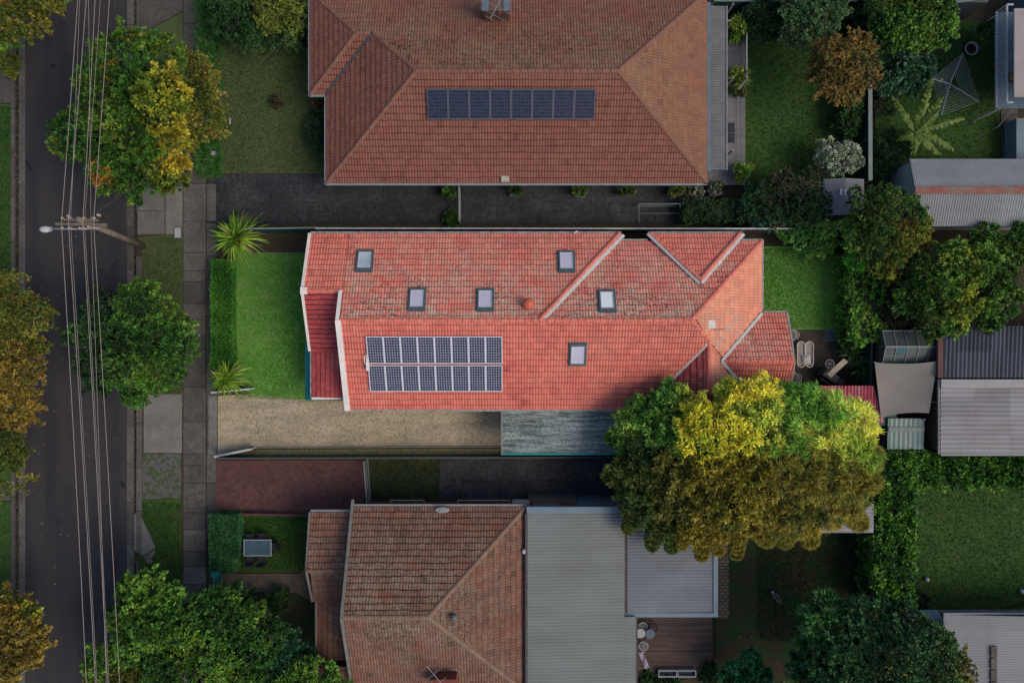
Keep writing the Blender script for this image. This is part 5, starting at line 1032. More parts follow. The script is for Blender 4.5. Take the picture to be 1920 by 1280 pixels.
fence('fence', 'thin white post fence beside the right lawn', (1717, 955), (1716, 1062), .6, FENCEG, FENCECAP, cap=.03)
def gate(name, label, p, q, h, m, nb, wdt=.05, depth=0):
    P = Vector((X(p[0], h), Y(p[1], h), 0)); Q = Vector((X(q[0], h), Y(q[1], h), 0)); t = thing(name, label, 'gate', tuple(P.lerp(Q, .5)))
    f = MB(); up = Vector((0, 0, 1))
    f.bar(P+up*h, Q+up*h, wdt); f.bar(P+up*.15, Q+up*.15, wdt); f.bar(P+up*h*.55, Q+up*h*.55, wdt*.7); f.bar(P, P+up*(h+.02), wdt); f.bar(Q, Q+up*(h+.02), wdt); f.build('frame', m, t)
    b = MB()
    for i in range(1, nb): x = P.lerp(Q, i/nb); b.bar(x+up*.15, x+up*h, .025)
    b.build('bars', m, t); return t
gate('gate', 'silver metal gate across the end of the red paved driveway', (682, 866), (688, 944), 1.3, FENCECAP, 22)
gate('gate', 'thin pale gate across the dark paved driveway', (860, 347), (861, 414), 1.3, WHITED, 16, .06)
gt = gate('gate', 'small green front gate beside the clipped dark hedge', (403, 1078), (399, 1116), 1.3, TEALD, 9, .09)
q = MB(); q.box(X(395, 1.35), Y(1082, 1.35), 0, X(408, 1.35), Y(1072, 1.35), 1.36); q.build('post', TEALD, gt)
q = gate('frame', 'thin white rectangular metal frame standing on the dark side paving', (1198, 382), (1275, 382), 1.0, FENCECAP, 1, .04)
q2 = MB(); z_ = .98
for a in (1198, 1275): q2.bar((X(a, z_), Y(382, z_), z_), (X(a, .1), Y(418, .1), .1), .04)
q2.bar((X(1198, .5), Y(400, .5), .5), (X(1275, .5), Y(400, .5), .5), .03); q2.build('side_bars', FENCECAP, q); q['category'] = 'metal frame'

# ------------------------------------------------------------------ sheds and neighbouring roofs
def shed(label, x0, y0, x1, y1, z, parts, wallm, wx0=None, cat='shed', name='shed', over=.15):
    t = thing(name, label, cat, (X((x0+x1)/2), Y((y0+y1)/2), 0)); a, b = X(x0, z), X(x1, z); c_, d = Y(y1, z), Y(y0, z)
    walls(t, [(a+over, c_+over), (b-over, c_+over), (b-over, d-over), (a+over, d-over)], z-.1, wallm); return t, a, c_, b, d
# long corrugated shed
t, a, b, c_, d = shed('long grey corrugated shed with a rusty red ridge at the right edge', 1706, 298, 2150, 424, 2.4, 0, PB2)
rm = (b+d)/2; r_ = MB(); corr(r_, [(a, rm), (c_, rm), (c_, d), (a, d)], 'N', d, 2.4, .3, pitch=.11, amp=.008, sheet=3); corr(r_, [(a, b), (c_, b), (c_, rm), (a, rm)], 'S', b, 2.4, .3, pitch=.15, amp=.016, sheet=2.4); r_.build('roof', MET_PALE, t)
q = MB(); zt = 2.4+.3*(d-rm); q.bar((a-.02, rm, zt+.05), (c_, rm, zt+.05), .42, .03); q.build('ridge_capping', RUST, t)
q = MB(); q.add([(a+.14, b+.1, 2.3), (a+.14, d-.1, 2.3), (a+.14, rm, zt-.1), (a+.3, b+.1, 2.3), (a+.3, d-.1, 2.3), (a+.3, rm, zt-.1)], [(0, 1, 2), (5, 4, 3), (0, 2, 5, 3), (2, 1, 4, 5)]); q.build('gable_wall', PB2, t)
q = MB(); q.bar((a-.02, b, 2.42), (a-.02, rm, zt+.02), .06, .1); q.bar((a-.02, d, 2.42), (a-.02, rm, zt+.02), .06, .1); q.build('barge_board', FENCECAP, t)
# small garden shed
t, a, b, c_, d = shed('small pale grey garden shed beside the silvery bush', 1544, 336, 1620, 404, 2.0, 0, GREYM, over=.06)
xm = (a+c_)/2; r_ = MB(); corr(r_, [(a, b), (xm, b), (xm, d), (a, d)], 'W', a, 2.0, .22, pitch=.2, amp=.008); corr(r_, [(xm, b), (c_, b), (c_, d), (xm, d)], 'E', c_, 2.0, .22, pitch=.2, amp=.008); r_.build('roof', M('shed_lilac', (.16, .16, .18), (.14, .14, .155), 2, .6), t)
q = MB(); q.box(X(1575, 2.3), Y(366, 2.3), 2.18, X(1580, 2.3), Y(354, 2.3), 2.29); q.box(X(1583, 2.3), Y(366, 2.3), 2.18, X(1588, 2.3), Y(354, 2.3), 2.29); q.build('rooflight', M('rooflight_plastic', (.34, .35, .40), None, rough=.3), t)
# dark blue roof + white corrugated roof
t, a, b, c_, d = shed('garage with a dark blue ribbed roof under the broad bushy tree', 1768, 611, 2150, 708, 3.0, 0, BRICKW)
r_ = MB(); corr(r_, [(a, b), (c_, b), (c_, d), (a, d)], 'S', b, 2.95, .06, pitch=.24, amp=.03, sheet=.7); r_.build('roof', MET_DARK, t)
q = MB(); q.box(a-.32, b, 2.85, a-.02, d+.02, 3.06); q.build('flashing', M('brown_flashing', (.10, .04, .035), (.07, .035, .03), 2, .7), t)
q = MB()
for k in range(9):
    for j in range(6): q.box(a+.4+j*.78, b+.15+k*.37, 2.98+.06*(k*.37), a+.43+j*.78, b+.18+k*.37, 3.02+.06*(k*.37))
q.build('roof_screws', WHITED, t)
t, a, b, c_, d = shed('outbuilding with a rusty white corrugated roof at the right edge', 1764, 711, 2150, 851, 3.0, 0, BRICKW)
r_ = MB(); corr(r_, [(a, b), (c_, b), (c_, d-.5), (a, d-.5)], 'W', a, 2.98, .02, pitch=.27, amp=.022, sheet=1.1); r_.build('roof', MET_WHITE, t)
q = MB(); q.box(a, d-.5, 2.9, c_, d, 3.05); q.build('flashing', M('pale_steel', (.25, .25, .26), (.21, .21, .22), 2, .5), t); q = MB(); q.box(a, b-.1, 2.85, c_, b-.01, 3.0); q.box(a-.1, b, 2.8, a-.01, d, 2.95); q.build('gutter', WHITED, t)
for (px, py) in ((1745, 700), (1752, 712), (1740, 752), (1750, 765)): q = MB(); q.bar((X(px, 2.2), Y(py, 2.2), 2.2), (a, Y(py, 3)-.1, 2.9), .04); q.build('stay', WHITED, t)
# glasshouse
gz = 2.3; t = thing('greenhouse', 'small glass greenhouse above the shade sail', 'greenhouse', (X(1700), Y(650), 0))
a, c_, b, d = X(1654, gz), X(1757, gz), Y(682, gz), Y(620, gz); rm = Y(650, 2.7)
g_ = MB(); g_.add([(a, b, gz), (c_, b, gz), (c_, rm, 2.7), (a, rm, 2.7), (a, d, gz), (c_, d, gz)], [(0, 1, 2, 3), (3, 2, 5, 4)]); g_.add([(a, b, 0), (a, d, 0), (a, d, gz), (a, rm, 2.7), (a, b, gz)], [(0, 4, 3, 2, 1)]); g_.add([(a, b, 0), (c_, b, 0), (c_, b, gz), (a, b, gz)], [(0, 1, 2, 3)]); g_.build('glazing', GLASSH, t)
f_ = MB(); f_.bar((a, rm, 2.72), (c_, rm, 2.72), .10, .06); f_.bar((a, b, gz), (c_, b, gz), .06); f_.bar((a, d, gz), (c_, d, gz), .06)
for k in range(6): x = a+(c_-a)*k/5; f_.bar((x, b, gz+.02), (x, rm, 2.73), .045); f_.bar((x, d, gz+.02), (x, rm, 2.73), .045); f_.bar((x, b-.01, 0), (x, b-.01, gz), .045)
f_.bar((a-.01, d, 0), (a-.01, d, gz), .05); f_.bar((a-.01, rm, 0), (a-.01, rm, 2.7), .05); f_.bar((a, (b+rm)/2, 2.53), (a+1.2, (b+rm)/2, 2.53), .03); f_.build('frame', FENCECAP, t)
q = MB(); x = a+(c_-a)*.2; x2 = a+(c_-a)*.4; q.add([(x+.05, b+.6, gz+.27), (x2-.05, b+.6, gz+.27), (x2-.05, rm-.05, 2.72), (x+.05, rm-.05, 2.72)], [(0, 1, 2, 3)]); q.build('vent_pane', M('teal_glass', (.02, .09, .11), None, rough=.2), t)
# shade sail
t = thing('shade_sail', 'large taut beige grey shade sail beside the crimson roof', 'shade sail', (X(1700), Y(730), 0)); cor = [(1640, 679, 2.6), (1758, 677, 2.9), (1756, 757, 2.7), (1733, 786, 2.5), (1652, 783, 2.4), (1643, 726, 2.45)]
P_ = [Vector((X(a, z), Y(b, z), z)) for a, b, z in cor]; N_ = 10; V = []; F = []
ctl = [[P_[0], P_[1]], [P_[4], P_[3]]]
for i in range(N_+1):
    for j in range(N_+1):
        u, v = j/N_, i/N_; L0 = P_[0].lerp(P_[4], v); R0 = P_[1].lerp(P_[2].lerp(P_[3], .6), v); p = L0.lerp(R0, u)
        k = 16*u*(1-u)*v*(1-v); p = p-Vector((0, 0, .25*k)); ed = 4*u*(1-u); p.y += (.12*ed if v == 1 else (-.10*ed if v == 0 else 0))*1.2
        V.append(tuple(p))
for i in range(N_):
    for j in range(N_): q0 = i*(N_+1)+j; F.append((q0, q0+N_+1, q0+N_+2, q0+1))
so_ = make('cloth', V, F, SAILF, t, None, None, True)
for k in (0, 1, 3, 4): b_ = MB(); p = P_[k]; b_.tube([(p.x, p.y, 0), (p.x, p.y, p.z+.05)], .045, 8); b_.build('post', GREYM, t)
# pale green lean-to and crimson roof
t, a, b, c_, d = shed('small lean-to with a pale green striped roof below the shade sail', 1664, 784, 1731, 842, 2.2, 0, FENCEG, over=.1)
r_ = MB(); corr(r_, [(a, b), (c_, b), (c_, d), (a, d)], 'S', b, 2.2, .05, pitch=.28, amp=.025, sheet=.9); r_.build('roof', MET_GREENW, t); q = MB(); q.box(a, (b+d)/2+.15, 2.27, c_, (b+d)/2+.4, 2.33); q.build('capping', FENCECAP, t)
cz = 2.3; t = thing('shed', 'shed with a crimson ribbed roof under the feathery tree', 'shed', (X(1560), Y(750), 0))
pl = [(X(1482, cz), Y(723, cz)), (X(1638, cz), Y(723, cz)), (X(1660, cz), Y(792, cz)), (X(1482, cz), Y(792, cz))]
r_ = MB(); corr(r_, pl, 'S', Y(792, cz), cz-.1, .05, pitch=.2, amp=.025, sheet=.8); r_.build('roof', MET_CRIM, t); walls(t, [(X(1486), Y(729)), (X(1634), Y(729)), (X(1652), Y(790)), (X(1486), Y(790))], 2.12, GREENF)
t, a, b, c_, d = shed('carport with a pale ribbed roof partly under the feathery bronze tree', 1380, 944, 1638, 998, 2.4, 0, FENCEG, over=.3)
r_ = MB(); corr(r_, [(a, b), (c_, b), (c_, d), (a, d)], 'W', a, 2.4, .0, pitch=.22, amp=.022, sheet=1); r_.build('roof', M('pale_carport_sheet', (.27, .26, .28), (.22, .22, .24), 1, .6, tint=.1), t)
# bottom right building
t, a, b, c_, d = shed('building with a pale grey corrugated roof in the bottom right corner', 1772, 1152, 2150, 1600, 3.0, 0, PALEBL, over=1.2)
r_ = MB(); corr(r_, [(a, b), (c_, b), (c_, d), (a, d)], 'W', a, 3.0, .06, pitch=.15, amp=.014, sheet=1.4); r_.build('roof', M('pale_roof_sheet', (.22, .22, .23), (.19, .19, .20), .5, .6, tint=.06), t)
q = MB(); q.box(a, d, 2.85, c_, d+.12, 3.02); q.box(a-.08, b, 2.85, a, d+.12, 3.0); q.build('gutter', BLUEGUT, t)
for k in range(4): q = MB(); z_ = 3.36+.0*k; yy = Y(1220+k*22, 3.2); q.box(X(1857, 3.2), yy-.33, 3.19, X(1868, 3.2), yy+.3, 3.27); q.build('rooflight', M_CONC, t)
t, a, b, c_, d = shed('low flat pale annexe beside the bottom right building', 1722, 1162, 1769, 1196, 2.2, 0, BLUEW, over=.06); q = MB(); q.box(a, b, 2.12, c_, d, 2.2); q.build('roof', M('annexe_roof', (.25, .27, .24), (.21, .23, .20), 2, .7), t)
q = MB(); q.add([(X(1725, 1.9), Y(1143, 1.9), 1.9), (X(1757, 1.9), Y(1143, 1.9), 1.9), (X(1769, 2.2), Y(1161, 2.2), 2.2), (X(1722, 2.2), Y(1161, 2.2), 2.2), (X(1725, 1.9), Y(1143, 1.9), 1.84), (X(1757, 1.9), Y(1143, 1.9), 1.84), (X(1769, 2.2), Y(1161, 2.2), 2.14), (X(1722, 2.2), Y(1161, 2.2), 2.14)], [(0, 1, 2, 3), (7, 6, 5, 4), (0, 3, 7, 4), (1, 0, 4, 5), (2, 1, 5, 6), (3, 2, 6, 7)]); q.build('awning', PALEBL, t)
t, a, b, c_, d = shed('grey flat roofed shed cut off by the top right edge', 1778, -80, 1860, 8, 2.3, 0, FENCEG); q = MB(); q.prism([(a, b), (c_-.3, b+.3), (c_, d), (a, d)], 2.2, 2.3); q.build('roof', MET_BLUEG, t)
# timber house with a balcony at the right edge
t = thing('house', 'house with a white balcony at the top right edge', 'house', (X(1930), Y(110), 0)); bz = 2.6
walls(t, [(X(1890), Y(200)), (X(2150), Y(200)), (X(2150), Y(0)), (X(1890), Y(0))], 2.5, BLUEW)
r_ = MB(); r_.box(X(1902, 4.9), Y(182, 4.9), 4.8, X(2150, 4.9), Y(16, 4.9), 4.9); r_.build('roof', M('pale_pink_sheet', (.30, .27, .25), (.26, .23, .22), 1, .7), t)
r_ = MB(); x = X(1866, bz); y0, y1 = Y(203, bz), Y(24, bz)
yy = y0
while yy < y1: r_.box(x, yy, bz-.05, X(2000, bz), yy+.12, bz, (random.random(), 0, 0)); yy += .135
r_.build('balcony_floor', BLUEW, t)
r_ = MB(); hz = 3.6; r_.bar((x, y0, hz), (x, y1, hz), .1, .07); r_.bar((x, y0, hz), (X(1900, hz), y0, hz), .1, .07); r_.bar((x, y1, hz), (X(1900, hz), y1, hz), .1, .07); r_.bar((x, y0, bz+.12), (x, y1, bz+.12), .06)
for yy in np.linspace(y0, y1, 34): r_.bar((x, yy, bz), (x, yy, hz), .04)
for yy in (y0, y1): r_.bar((x+.3, yy, 0), (x+.3, yy, bz), .08)
r_.build('balcony_railing', M('balcony_white', (.36, .38, .42), None, rough=.6), t)
r_ = MB()
r_.bar((X(1868, 3.6), Y(122, 3.6), 3.6), (X(1905, 4.7), Y(98, 4.7), 4.7), .07); r_.build('strut', WHITED, t)
r_ = MB(); r_.box(X(1906, 1.2), Y(300, 1.2), 0, X(1930, 1.2), Y(222, 1.2), 1.2); tag(r_.build('water_tank', PALEBL), 'pale blue tank beside the path at the right edge', 'tank')
r_ = MB(); r_.box(X(1880), Y(277), .075, X(1897), Y(238), .11); tag(r_.build('doormat', BLACKF), 'long black mat on the concrete path below the white balcony', 'mat')
r_ = MB(); r_.tube([(X(1875, 2), Y(238, 2), .1), (X(1893, 2), Y(228, 2), 1.0), (X(1900, 2.6), Y(200, 2.6), 2.6)], .035, 6); tag(r_.build('handrail', WHITED), 'thin pale handrail rising to the white balcony', 'handrail')
t = thing('chair', 'dark chair with a yellow cushion on the white balcony', 'chair', (X(1888, bz), Y(150, bz), bz)); q = MB(); cx, cy = X(1888, bz), Y(150, bz); q.box(cx-.25, cy-.25, bz+.4, cx+.25, cy+.25, bz+.46); q.build('seat', BLACKP, t); q = MB(); q.box(cx+.2, cy-.25, bz+.46, cx+.26, cy+.25, bz+.95); q.build('backrest', BLACKP, t)
for sx in (-.2, .2):
    for sy in (-.2, .2): q = MB(); q.box(cx+sx-.02, cy+sy-.02, bz+.005, cx+sx+.02, cy+sy+.02, bz+.4); q.build('leg', BLACKP, t)
q = MB(); q.box(cx-.18, cy-.18, bz+.465, cx+.15, cy+.18, bz+.54); q.build('cushion', M('mustard', (.2, .17, .06), None), t)

# ------------------------------------------------------------------ utility pole, wires, lamp
hp = 8.3; bx, by = X(268), Y(462); tx, ty = X(146, hp), Y(410, hp)
pole = thing('utility_pole', 'leaning timber utility pole with a crossarm over the road', 'utility pole', (bx, by, 0)); ptop = Vector((X(150, hp), Y(412, hp), hp))
bx_ = Vector((X(268), Y(462), 0))
q = MB(); q.tube([bx_-Vector((0, 0, .2)), bx_.lerp(ptop, .5), ptop+Vector((0, 0, .2))], [.19, .165, .14], 14, (.5, 0, 0)); q.build('pole', POLEW, pole, True)
arms = []
for dz, dy, l in ((-.1, 0, 2.35), (-.75, .05, 1.7), (-.1, .22, 1.6)):
    q = MB(); c0 = ptop+Vector((0, dy-.2, dz)); q.bar(c0+Vector((-l*.55, .0, 0)), c0+Vector((l*.55, -.04, 0)), .11, .11); q.build('crossarm', POLEW, pole)
for i in range(3): q = MB(); a = random.uniform(.6, 2.4); q.bar(ptop+Vector((0, 0, -.5)), ptop+Vector((math.cos(a)*.8, math.sin(a)*.5-.3, -.05)), .05); q.build('brace', POLEW, pole)
wt = [(117, 137, 150), (130, 153, 167), (134, 141, 170), (157, 170, 190), (160, 180, 193), (177, 197, 213), (172, 158, 188)]
wy = 418
nm = ['leftmost power line of the bundle over the road', 'second power line from the left above the road', 'thin power line close to the second from the left', 'middle power line passing beside the pole top', 'thin power line just right of the middle one', 'rightmost power line above the street trees', 'thin service line crossing the middle of the bundle']
for i, (xm, xt, xb) in enumerate(wt):
    zz_ = hp+.02+.0*i if i in (0, 1, 3, 5) else hp-.6
    r = .0135 if i in (0, 1, 3, 5) else .009
    pm = Vector((X(xm, zz_), Y(wy, zz_), zz_+.08)); st = Vector((X(xt, zz_), Y(0, zz_), zz_-.25)); dT = (st-pm); sb = Vector((X(xb, zz_), Y(1280, zz_), zz_-.45)); dB = sb-pm
    pts = []
    for f in np.linspace(3.0, 0, 16): p = pm+dT*f; p.z = pm.z-1.6*min(f, 3)/3*(1-min(f, 3)/6.5); pts.append(p)
    for f in np.linspace(.06, 1.6, 16): p = pm+dB*f; p.z = pm.z-1.3*min(f, 1.6)/1.6*(1-f/4); pts.append(p)
    # keep the photographed bearing although the wire sags
    q = MB(); q.tube(pts, r, 5); tag(q.build('power_line', WIREM), nm[i], 'power line', 'power lines strung along the road')
    for s in (-.25, .25):
        q = MB(); p = pm+Vector((0, s, -.16)); q.lathe(tuple(p), [(.03, 0), (.06, .04), (.035, .08), (.065, .12), (.04, .17)], 10); q.build('insulator', INSUL, pole, True)
for (a, b) in ((128, 405), (150, 428), (184, 403), (166, 425)): q = MB(); q.lathe((X(a, hp), Y(b, hp), hp-.2), [(.05, 0), (.09, .08), (.05, .16), (.08, .24), (.03, .3)], 10); q.build('insulator', INSUL, pole, True)
lamp = thing('street_lamp', 'pale street lamp on a long arm fixed to the utility pole', 'street lamp', tuple(ptop-Vector((0, 0, .7)))); lz = hp-.35
q = MB(); q.tube([Vector((X(185, lz-.5), Y(428, lz-.5), lz-.5)), Vector((X(150, lz), Y(429, lz), lz-.05)), Vector((X(94, lz), Y(429, lz), lz))], .04, 8); q.build('lamp_arm', LAMPG, lamp, True)
q = MB(); q.lathe((0, 0, 0), [(.02, -.07), (.16, -.05), (.17, .0), (.13, .06), (.03, .09)], 16, sx=1.9, sy=1.0); q.v = [(p[0]+X(85, lz), p[1]+Y(430, lz), p[2]+lz) for p in q.v]; q.build('lamp_head', M('lamp_shell', (.42, .43, .44), None, rough=.5), lamp, True)
q = MB(); q.box(X(92, lz), Y(434, lz), lz-.04, X(97, lz), Y(426, lz), lz+.06); q.build('lamp_bracket', LAMPG, lamp)
sv = MB(); sv.tube([ptop+Vector((.3, .2, -.3)), Vector((X(260, 6), Y(345, 6), 6.0)), Vector((X(582, 3.2), Y(20, 3.2), 3.0))], .012, 5); tag(sv.build('service_wire', M('dark_cable', (.05, .05, .05), None)), 'thin dark service wire from the pole towards the terracotta house', 'power line')
# small street things
def lidbox(name, label, px, py, w_, l_, h_, m, rim, cat):
    t = thing(name, label, cat, (X(px), Y(py), 0)); x, y = X(px), Y(py); q = MB(); q.box(x-w_/2, y-l_/2, -.02, x+w_/2, y+l_/2, h_); q.build('body', rim, t); q = MB(); q.box(x-w_/2+.05, y-l_/2+.05, h_, x+w_/2-.05, y+l_/2-.05, h_+.02); q.bar((x-.08, y, h_+.035), (x+.08, y, h_+.035), .02); q.build('lid', m, t); return t
lidbox('service_pit', 'square grey lidded service pit between the kerbside slab and footpath', 335, 437, .48, .72, .12, LAMPG, DARKG, 'service pit')
lidbox('meter_box', 'little pale box in the strappy border by the dark driveway', 405, 291, .36, .34, .45, LAMPG, GREYM, 'box')
def blob(px, py, r): return (X(px), Y(py), r)
t = thing('wheelie_bin', 'dark wheelie bin at the top edge beside the terracotta eave', 'bin', (X(563), Y(2), 0)); x, y = X(563), Y(2); q = MB(); q.box(x-.28, y-.33, .06, x+.28, y+.33, .95); q.build('body', BLACKP, t); q = MB(); q.box(x-.31, y-.36, .96, x+.31, y+.36, 1.02); q.bar((x-.25, y-.38, 1.0), (x+.25, y-.38, 1.0), .03); q.build('lid', BLACKF, t)
for s in (-1, 1): q = MB(); q.tube([(x+s*.2, y+.3, .1), (x+s*.27, y+.3, .1)], .1, 12); q.build('wheel', BLACKP, t)

# ------------------------------------------------------------------ pots and planters
def pot(label, px, py, z, r, h_, pals, fr, fh, m=POTC, sq=False, name='potted_plant', **kw):
    x, y = X(px, z+h_), Y(py, z+h_); t = thing(name, label, 'potted plant', (x, y, z)); q = MB()
    if sq:
        q.box(x-r, y-r, z, x-r+.05, y+r, z+h_); q.box(x+r-.05, y-r, z, x+r, y+r, z+h_); q.box(x-r+.05, y-r, z, x+r-.05, y-r+.05, z+h_); q.box(x-r+.05, y+r-.05, z, x+r-.05, y+r, z+h_); q.build('planter', m, t); s_ = MB(); s_.box(x-r+.05, y-r+.05, z+.05, x+r-.05, y+r-.05, z+h_-.05)
    else:
        q.lathe((x, y, z), [(r*.7, 0), (r, h_), (r*1.06, h_), (r*1.06, h_+.03), (r*.88, h_+.03), (r*.86, h_-.06)], 20); q.build('pot', m, t, True); s_ = MB(); s_.lathe((x, y, z), [(r*.8, h_-.10), (r*.8, h_-.055)], 16)
    s_.build('soil', SOILP, t)
    V, F, T = crown([(x+kw.pop('ox', 0), y+kw.pop('oy', 0), z+h_+fh*.5, fr, 0)], pals, seed=len(LOG), **dict(dict(L=.14, W=.035, per=8, dens=60, sub=.4, subn=.6), **kw)); LOG.append(1); make('foliage', V, F, LEAF, t, T); return t
dz = .45; GP = [[(.06, .13, .015), (.10, .17, .02), (.14, .18, .03)]]
pot('leafy potted plant at the top corner of the deck railing', 1382, 57, dz, .26, .4, GP, .5, .7, GREYM, L=.3)
pot('leafy potted plant halfway along the deck railing', 1384, 148, dz, .3, .4, GP, .38, .6, POTC, L=.3)
pot('small round pot with sparse green shoots on the deck', 1371, 171, dz, .2, .3, [[(.05, .09, .02)]], .12, .2)
pot('wide pale round pot beside the small one on the deck', 1388, 174, dz, .32, .35, [[(.05, .09, .02), (.08, .08, .03)]], .22, .3, LAMPG)
pot('bushy plant in a square white planter at the lower deck corner', 1390, 324, dz, .28, .4, GP, .46, .7, POTW, True, L=.22)
for k, (px, lab) in enumerate(((964, 'square planter bush on dark paving, leftmost of the four under the eave'), (1086, 'square planter bush on dark paving, second from the left under the eave'), (1174, 'square planter bush on dark paving, third from the left under the eave'), (1264, 'square planter bush on dark paving, rightmost of the four under the eave'))):
    o = pot(lab, px, 358, .05, .27, .35, [[(.02, .05, .012), (.04, .08, .018), (.08, .11, .03)]], .40, .5, POTW, True, oy=.1, L=.17); o['group'] = 'square planters beside the terracotta house'
tree('flowering_shrub', 'pale flowered shrub left of the deck foot', 'shrub', [(1303, 354, 15, .9)], [[(.03, .06, .015), (.10, .11, .06), (.25, .24, .2)]], **FIN, r0=.03)
tree('flowering_shrub', 'white flowered shrub below the deck corner', 'shrub', [(1343, 352, 12, .9)], [[(.04, .07, .02), (.20, .2, .17), (.32, .3, .28)]], **FIN, r0=.03)
pot('tall sparse plant in a big pale ring pot beside the balcony', 1822, 91, 0, .40, .5, [[(.03, .08, .015), (.06, .11, .02)]], .45, 1.6, LAMPG, ox=.5, oy=.8, dens=14, L=.24)

# ------------------------------------------------------------------ clothes hoist
t = thing('clothes_hoist', 'rotary clothes hoist with four arms and many lines on the lawn', 'clothes hoist', (X(1779), Y(160), 0)); hz = 2.0
HC = Vector((X(1784, hz), Y(156, hz), hz)); q = MB(); q.tube([(HC.x, HC.y, 0), (HC.x, HC.y, 1.2), (HC.x, HC.y, 2.0)], [.035, .035, .03], 10); q.build('mast', GREYM, t)
HM = M('hoist_steel', (.34, .37, .42), None, rough=.4); LN = M('hoist_line', (.26, .30, .32), None, rough=.6)
tips = [Vector((X(a, hz+.1), Y(b, hz+.1), hz+.12)) for a, b in ((1805, 101), (1835, 191), (1765, 216), (1747, 148))]
for p in tips: q = MB(); q.tube([HC-Vector((0, 0, .15)), p], .022, 6); q.tube([HC-Vector((0, 0, .6)), HC.lerp(p, .35)-Vector((0, 0, .02))], .014, 5); q.build('arm', HM, t)
q = MB()
for k in range(9):
    f = .30+.70*k/8; pts = [HC.lerp(p, f)+Vector((0, 0, .03)) for p in tips]
    for i in range(4): q.tube([pts[i], pts[i].lerp(pts[(i+1) % 4], .5)-Vector((0, 0, .03)), pts[(i+1) % 4]], .007, 4)
q.build('lines', LN, t)
for (px, py, c, nm_) in ((1765, 150, (.25, .24, .10), 'pale yellow peg bag hanging on the clothes hoist'),):
    q = MB(); x, y = X(px, 1.9), Y(py, 1.9); q.lathe((x, y, 1.6), [(.05, 0), (.14, .08), (.15, .25), (.06, .42)], 10, sy=.7); tag(q.build('peg_bag', M('peg_bag', c, None)), nm_, 'peg bag')

# ------------------------------------------------------------------ patio behind the red house
pz = .09
t = thing('wicker_seat', 'white wicker double seat with rounded ends and a cushion on the dark patio', 'garden seat', (X(1509), Y(664), pz)); x0, x1 = X(1494, .5), X(1524, .5); yb, yt = Y(688, .5), Y(640, .5); xm = (x0+x1)/2
for a, b in ((x0, xm-.02), (xm+.02, x1)):
    r = (b-a)/2; cx = (a+b)/2; pts = [(cx+r*math.cos(u), yt-r+r*math.sin(u), .56) for u in np.linspace(0, PI, 9)]+[(cx-r*math.cos(u), yb+r-r*math.sin(u), .56) for u in np.linspace(0, PI, 9)]
    q = MB(); q.tube(pts, .035, 7, closed=True); q.build('frame', WICKW, t, True)
    q = MB(); yy = yb+.12
    while yy < yt-.06:
        dd = 0 if yb+r < yy < yt-r else (yb+r-yy if yy < yb+r else yy-yt+r); hw = math.sqrt(max(.0004, r*r-dd*dd)); q.bar((cx-hw, yy, .50), (cx+hw, yy, .50), .028, .02); yy += .055
    q.build('weave', WICKW, t)
for a in (x0+.1, x1-.1):
    for b in (yb+.2, yt-.2): q = MB(); q.bar((a, b, pz), (a, b, .55), .045); q.build('leg', WICKW, t)
q = MB(); cx, cy = X(1512, .6), Y(673, .6); c = Vector((cx, cy, .62)); V = []; F = []
for i in range(7):
    for j in range(7): u, v_ = i/6-.5, j/6-.5; V.append((cx+(u*math.cos(.1)-v_*math.sin(.1))*.55, cy+(u*math.sin(.1)+v_*math.cos(.1))*.55, .54+.14*(1-(2*u)**4)*(1-(2*v_)**4)))
for i in range(6):
    for j in range(6): F.append((i*7+j, (i+1)*7+j, (i+1)*7+j+1, i*7+j+1))
tag(make('cushion', V, F, CUSH, None, None, None, True), 'pale square cushion lying on the white wicker double seat', 'cushion')
def roundchair(label, px, py, rz, m=WICKW, r=.33, z0=pz, group=None, back=True):
    x, y = X(px, .5), Y(py, .5); t = thing('garden_chair', label, 'chair', (x, y, z0), rz, group); q = MB(); q.tube([(r*math.cos(u), r*math.sin(u), .42) for u in np.linspace(0, 2*PI, 19)[:-1]], .03, 6, closed=True); q.build('seat_ring', m, t, True, local=True)
    q = MB()
    for k in np.linspace(-r*.8, r*.8, 7): h_ = math.sqrt(r*r-k*k); q.bar((k, -h_, .42), (k, h_, .42), .02)
    q.build('seat', m, t, local=True)
    if back: q = MB(); q.tube([(-r*math.cos(u), r*.95*math.sin(u)*.6+.12, .45+.38*math.sin(u)) for u in np.linspace(0, PI, 10)], .025, 6); q.build('backrest', m, t, True, local=True)
    for sx in (-1, 1):
        for sy in (-1, 1): q = MB(); q.bar((sx*r*.6, sy*r*.6, .41), (sx*r*.7, sy*r*.7, .0), .03); q.build('leg', m, t, local=True)
    return t
roundchair('white round wire chair at the upper corner of the patio by the eave', 1484, 628, -1.2); roundchair('white round wire chair at the lower corner of the patio by the eave', 1488, 708, -1.9)
t = thing('hose_reel', 'small pale spoked wheel lying near the black barbecue', 'wheel', (X(1556), Y(682), pz)); x, y = X(1556, .5), Y(682, .5); q = MB(); q.tube([(x+.27*math.cos(u), y+.27*math.sin(u), .5) for u in np.linspace(0, 2*PI, 17)[:-1]], .025, 6, closed=True); q.build('rim', WICKW, t, True); q = MB()
for u in np.linspace(0, 2*PI, 7)[:-1]: q.tube([(x, y, .5), (x+.27*math.cos(u), y+.27*math.sin(u), .5)], .015, 5)
q.tube([(x, y, pz), (x, y, .52)], .04, 8); q.build('spokes', WICKW, t)
t = thing('barbecue', 'black covered barbecue tilted at the corner of the patio', 'barbecue', (X(1545), Y(704), pz), R(-35))
